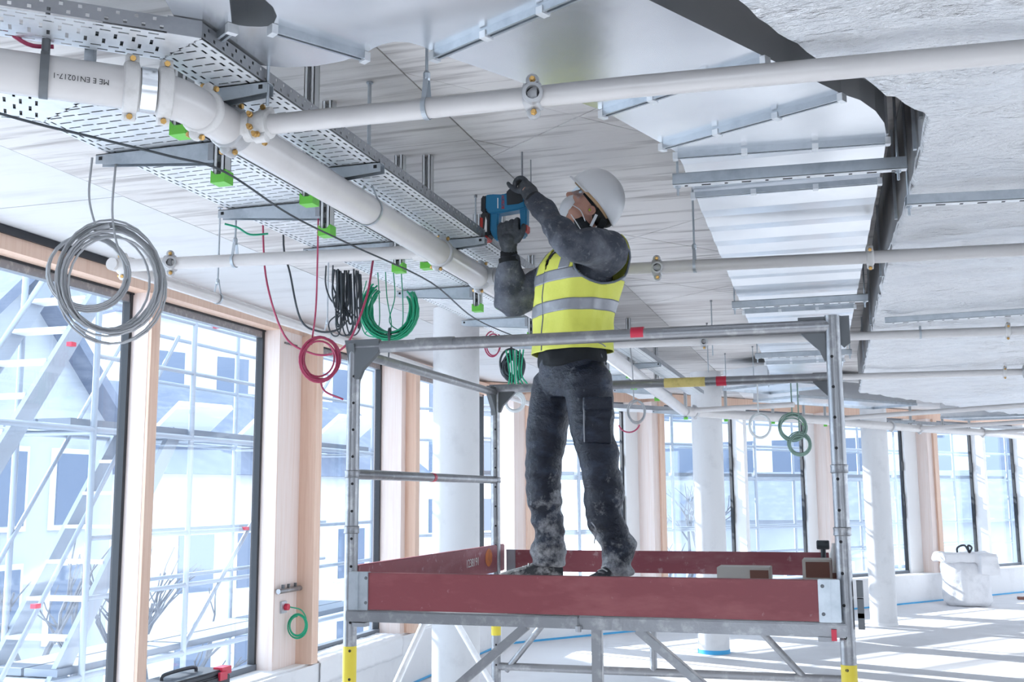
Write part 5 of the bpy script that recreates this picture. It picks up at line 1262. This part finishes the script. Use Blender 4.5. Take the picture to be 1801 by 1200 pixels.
bc = thing('black_cable', 'long thin black cable slung from the upper left corner past the brackets', 'cable', (-1.9, 3.5, 3.0))
MB().tube(smoothpath([(-2.50, 1.55, 3.07), (-2.172, 2.309, 3.05), (-2.069, 2.531, 3.05), (-1.95, 2.776, 3.05), (-1.870, 2.955, 3.045), (-1.93, 3.503, 3.045), (-1.934, 4.046, 3.05), (-1.90, 4.865, 3.045), (-2.02, 5.9, 3.03), (-2.02, 7.0, 3.05), (-2.0, 8.0, 3.1)], 6), 0.0042, 6).build('cable', M_kcable, bc, smooth=60)
tag(MB().tube(smoothpath([(-2.10, 2.13, 3.262), (-2.06, 2.16, 3.232), (-2.0, 2.205, 3.185), (-1.955, 2.25, 3.19)], 5), 0.006, 8).build('cable_end', M_rcable, smooth=60), 'crimson cable end poking from the narrow tray, upper left corner', 'cable')
tag(MB().tube(smoothpath([(-2.07, 1.98, 3.245), (-1.985, 2.02, 3.232), (-1.93, 2.05, 3.25), (-1.90, 2.05, 3.30)], 5), 0.008, 8).build('cable_end', mat('blue_cable', (0.02, 0.08, 0.28), 0.5), smooth=60), 'blue cable end in the upper left corner', 'cable')
tag(MB().tube([(-2.04, 2.53, 3.198), (-1.985, 2.575, 3.198)], 0.005, 8).build('green_sleeve', M_green, smooth=60), 'small green sleeve lying under the thick main near its bend', 'sleeve')
gw = thing('hanging_cable', 'short green wire curling from the second bracket tip', 'cable', (-2.46, 3.9, 3.1))
MB().tube(smoothpath([(-2.49, 3.95, 3.165), (-2.44, 3.97, 3.15), (-2.39, 3.99, 3.12), (-2.32, 4.02, 3.125)], 5), 0.0045, 6).build('wire', M_ncable, gw, smooth=60)
coil('cable_coil', "dark and green cable tangle hanging behind the worker's hip", M_kcable, (-2.59, 8.5, 3.07), 0.10, 9, 0.010, 0.35, 21, squash=0.8, leads=([(-2.6, 8.5, 3.15), (-2.6, 8.5, 3.4), (-2.6, 8.5, 3.62)],))
tg = thing('hanging_cable', 'green wires trailing from the dark tangle behind the hip', 'cable', (-2.6, 8.45, 2.8))
for k in range(6): MB().tube(smoothpath([(-2.63+0.03*k, 8.45, 3.20), (-2.60+0.02*k, 8.45, 3.0), (-2.62+0.035*k, 8.44, 2.86+0.01*k)], 5), 0.007, 6).build('wire', M_ncable, tg, smooth=60)
coil('cable_coil', 'thin crimson cable ring hanging left of the dark tangle', M_rcable, (-2.76, 8.5, 3.27), 0.10, 2, 0.006, 0.2, 22, squash=0.6, leads=([(-2.76, 8.5, 3.36), (-2.76, 8.5, 3.5), (-2.76, 8.5, 3.62)],))
coil('cable_coil', "pale translucent hose loop hanging behind the worker's thigh", M_wcable, (-2.56, 8.45, 2.77), 0.075, 5, 0.011, 0.2, 23, leads=([(-2.56, 8.45, 2.84), (-2.55, 8.46, 3.0), (-2.56, 8.48, 3.2)],))
coil('cable_coil', 'thin grey ring with a red end hanging before the middle timber post', M_gcable, (-1.56, 8.5, 2.66), 0.085, 3, 0.005, 0.2, 24, squash=0.75, leads=([(-1.58, 8.5, 2.74), (-1.585, 8.5, 3.0), (-1.60, 8.5, 3.2)],))
tag(MB().tube([V(-1.62+0.09*math.cos(a), 8.49, 2.59+0.09*math.sin(a)) for a in [math.radians(200+14*k) for k in range(11)]], 0.006, 6).build('cable_end', M_rcable, smooth=60), 'red cable arc below the thin grey ring', 'cable')
coil('cable_coil', 'pale grey cable ring hanging below the far pipe', M_wcable, (-0.885, 12.5, 2.775), 0.135, 7, 0.008, 0.10, 25, squash=0.85, leads=([(-0.90, 12.5, 2.9), (-0.90, 12.5, 3.3)],))
coil('cable_coil', 'grey green cable ring beside the pale one, upper of two', mat('grey_green_cable', (0.20, 0.30, 0.25), 0.5), (-0.53, 12.5, 2.75), 0.135, 8, 0.008, 0.16, 26, leads=([(-0.53, 12.5, 2.87), (-0.53, 12.5, 3.3)],))
coil('cable_coil', 'grey green cable ring hanging lowest of the far coils', MATS['grey_green_cable'], (-0.46, 12.5, 2.56), 0.11, 8, 0.008, 0.16, 27, leads=([(-0.46, 12.5, 2.66), (-0.46, 12.5, 3.0), (-0.46, 12.5, 3.3)],))

# ================================================================== at the foot of the broad timber post
cd = thing('conduit_stub', 'short grey conduit clipped across the broad timber post', 'conduit', (-4.65, 8.55, 1.18))
MB().tube([(-4.68, 8.44, 1.205), (-4.68, 8.84, 1.205)], 0.022, 14).build('tube', M_alu, cd, smooth=40)
for y in (8.52, 8.62, 8.74): MB().cbox((-4.68, y, 1.24), (0.02, 0.02, 0.035)).build('clip', M_alud, cd)
sk = thing('socket_box', 'small grey socket box with red wire ends on the broad timber post', 'socket', (-4.70, 8.58, 1.02))
MB().cbox((-4.705, 8.58, 1.062), (0.02, 0.09, 0.10)).build('plate', M_zinc, sk); MB().lathe((-4.695, 8.60, 1.062), (1,0,0), [(0, 0.03), (0.03, 0.028)], 14).build('red_plug', M_redp, sk, smooth=40)
coil('cable_coil', 'thin green wire coil hanging from the socket box', M_ncable, (-4.60, 8.66, 0.90), 0.095, 4, 0.006, 0.15, 31, squash=0.8, leads=([(-4.66, 8.62, 1.06), (-4.60, 8.70, 1.03), (-4.57, 8.74, 0.96), (-4.57, 8.74, 0.90)],))
M_tbx = mat('black_tool_case', (0.035, 0.04, 0.05), 0.5)
tbx = thing('tool_case', 'black tool case with red latches on the parapet, bottom left', 'tool case', (-4.76, 7.2, 0.55))
MB().box((-4.93, 6.72, 0.55), (-4.62, 7.62, 0.66)).build('body', M_tbx, tbx, bevel=0.012); MB().box((-4.92, 6.74, 0.66), (-4.63, 7.60, 0.70)).build('lid', M_tbx, tbx, bevel=0.012)
MB().tube(smoothpath([(-4.78, 6.95, 0.69), (-4.78, 6.99, 0.735), (-4.78, 7.35, 0.735), (-4.78, 7.39, 0.69)], 4), 0.014, 8).build('handle', M_tbx, tbx, smooth=60)
for y in (6.92, 7.50): MB().cbox((-4.615, y, 0.655), (0.02, 0.10, 0.06)).build('latch', M_redp, tbx)
MB().box((-4.70, 7.50, 0.66), (-4.62, 7.63, 0.715)).build('corner_guard', M_redp, tbx)

# ================================================================== white bulk sack on the far floor
sb = thing('bulk_sack', 'white woven bulk sack standing on the floor by the far windows', 'sack', (2.03, 21.6, 0))
mb = MB(); loft(mb, [(V(2.03, 21.6, 0.0), V(0.34, 0.06, 0), V(-0.06, 0.34, 0)), (V(2.03, 21.6, 0.06), V(0.40, 0.07, 0), V(-0.07, 0.40, 0)), (V(2.03, 21.6, 0.40), V(0.41, 0.07, 0), V(-0.07, 0.41, 0)), (V(2.02, 21.6, 0.74), V(0.40, 0.07, 0), V(-0.07, 0.40, 0)), (V(2.02, 21.6, 0.80), V(0.36, 0.07, 0), V(-0.07, 0.36, 0))], 28)
remesh(mb, 'body', M_sack, sb, 0.025, 1, lambda p, n: n*0.035*noise.noise(p*4.5))
mb = MB(); mb.obox((2.02, 21.58, 0.86), ((1, 0.17, 0), (-0.17, 1, 0), (0,0,1)), (0.92, 0.86, 0.16)); mb.obox((2.33, 21.45, 0.74), ((1, 0.17, 0), (-0.17, 1, 0), (0,0,1)), (0.34, 0.80, 0.34))
remesh(mb, 'folded_top', M_sack, sb, 0.022, 2, lambda p, n: n*0.04*noise.noise(p*5))
for s in (-1, 1): MB().tube(smoothpath([(2.0+0.10*s, 21.5, 0.93), (2.03+0.12*s, 21.5, 1.03), (2.06+0.03*s, 21.5, 1.07), (2.1, 21.5, 0.95)], 6), 0.018, 6).build('lifting_loop', M_kcable, sb, smooth=60)
tag(MB().box((3.05, 22.9, 0.0), (3.55, 23.05, 0.05)).build('timber_offcut', M_brown, bevel=0.005), 'small timber offcut on the floor by the right edge', 'offcut')
# crumpled sheet on the near parapet
M_sheet = mat('white_film', (0.82, 0.82, 0.83), 0.6, bump=(7, 0.6, ONE))
mb = MB(); vs = []; fs = []; nu, nv = 60, 14
for i in range(nu+1):
    for j in range(nv+1):
        y = 9.0+1.9*i/nu; v = j/nv
        x, z = (-4.86+0.28*v/0.6, 0.556) if v < 0.6 else (-4.575+0.016, 0.556-0.22*(v-0.6)/0.4)
        b = 0.022*noise.noise(Vector((y*5, v*4, 0)))+0.012*noise.noise(Vector((y*13, v*9, 2)))
        vs.append((x+(abs(b) if v >= 0.6 else 0)+0.004, y, z+(abs(b) if v < 0.6 else b*0.5)+0.004))
for i in range(nu):
    for j in range(nv): fs.append((i*(nv+1)+j, i*(nv+1)+j+1, (i+1)*(nv+1)+j+1, (i+1)*(nv+1)+j))
o = mb.add(vs, fs).build('protective_film', M_sheet, smooth=180); s = o.modifiers.new('t', 'SOLIDIFY'); s.thickness = 0.002
tag(o, 'crumpled white protective film draped over the left parapet', 'film')
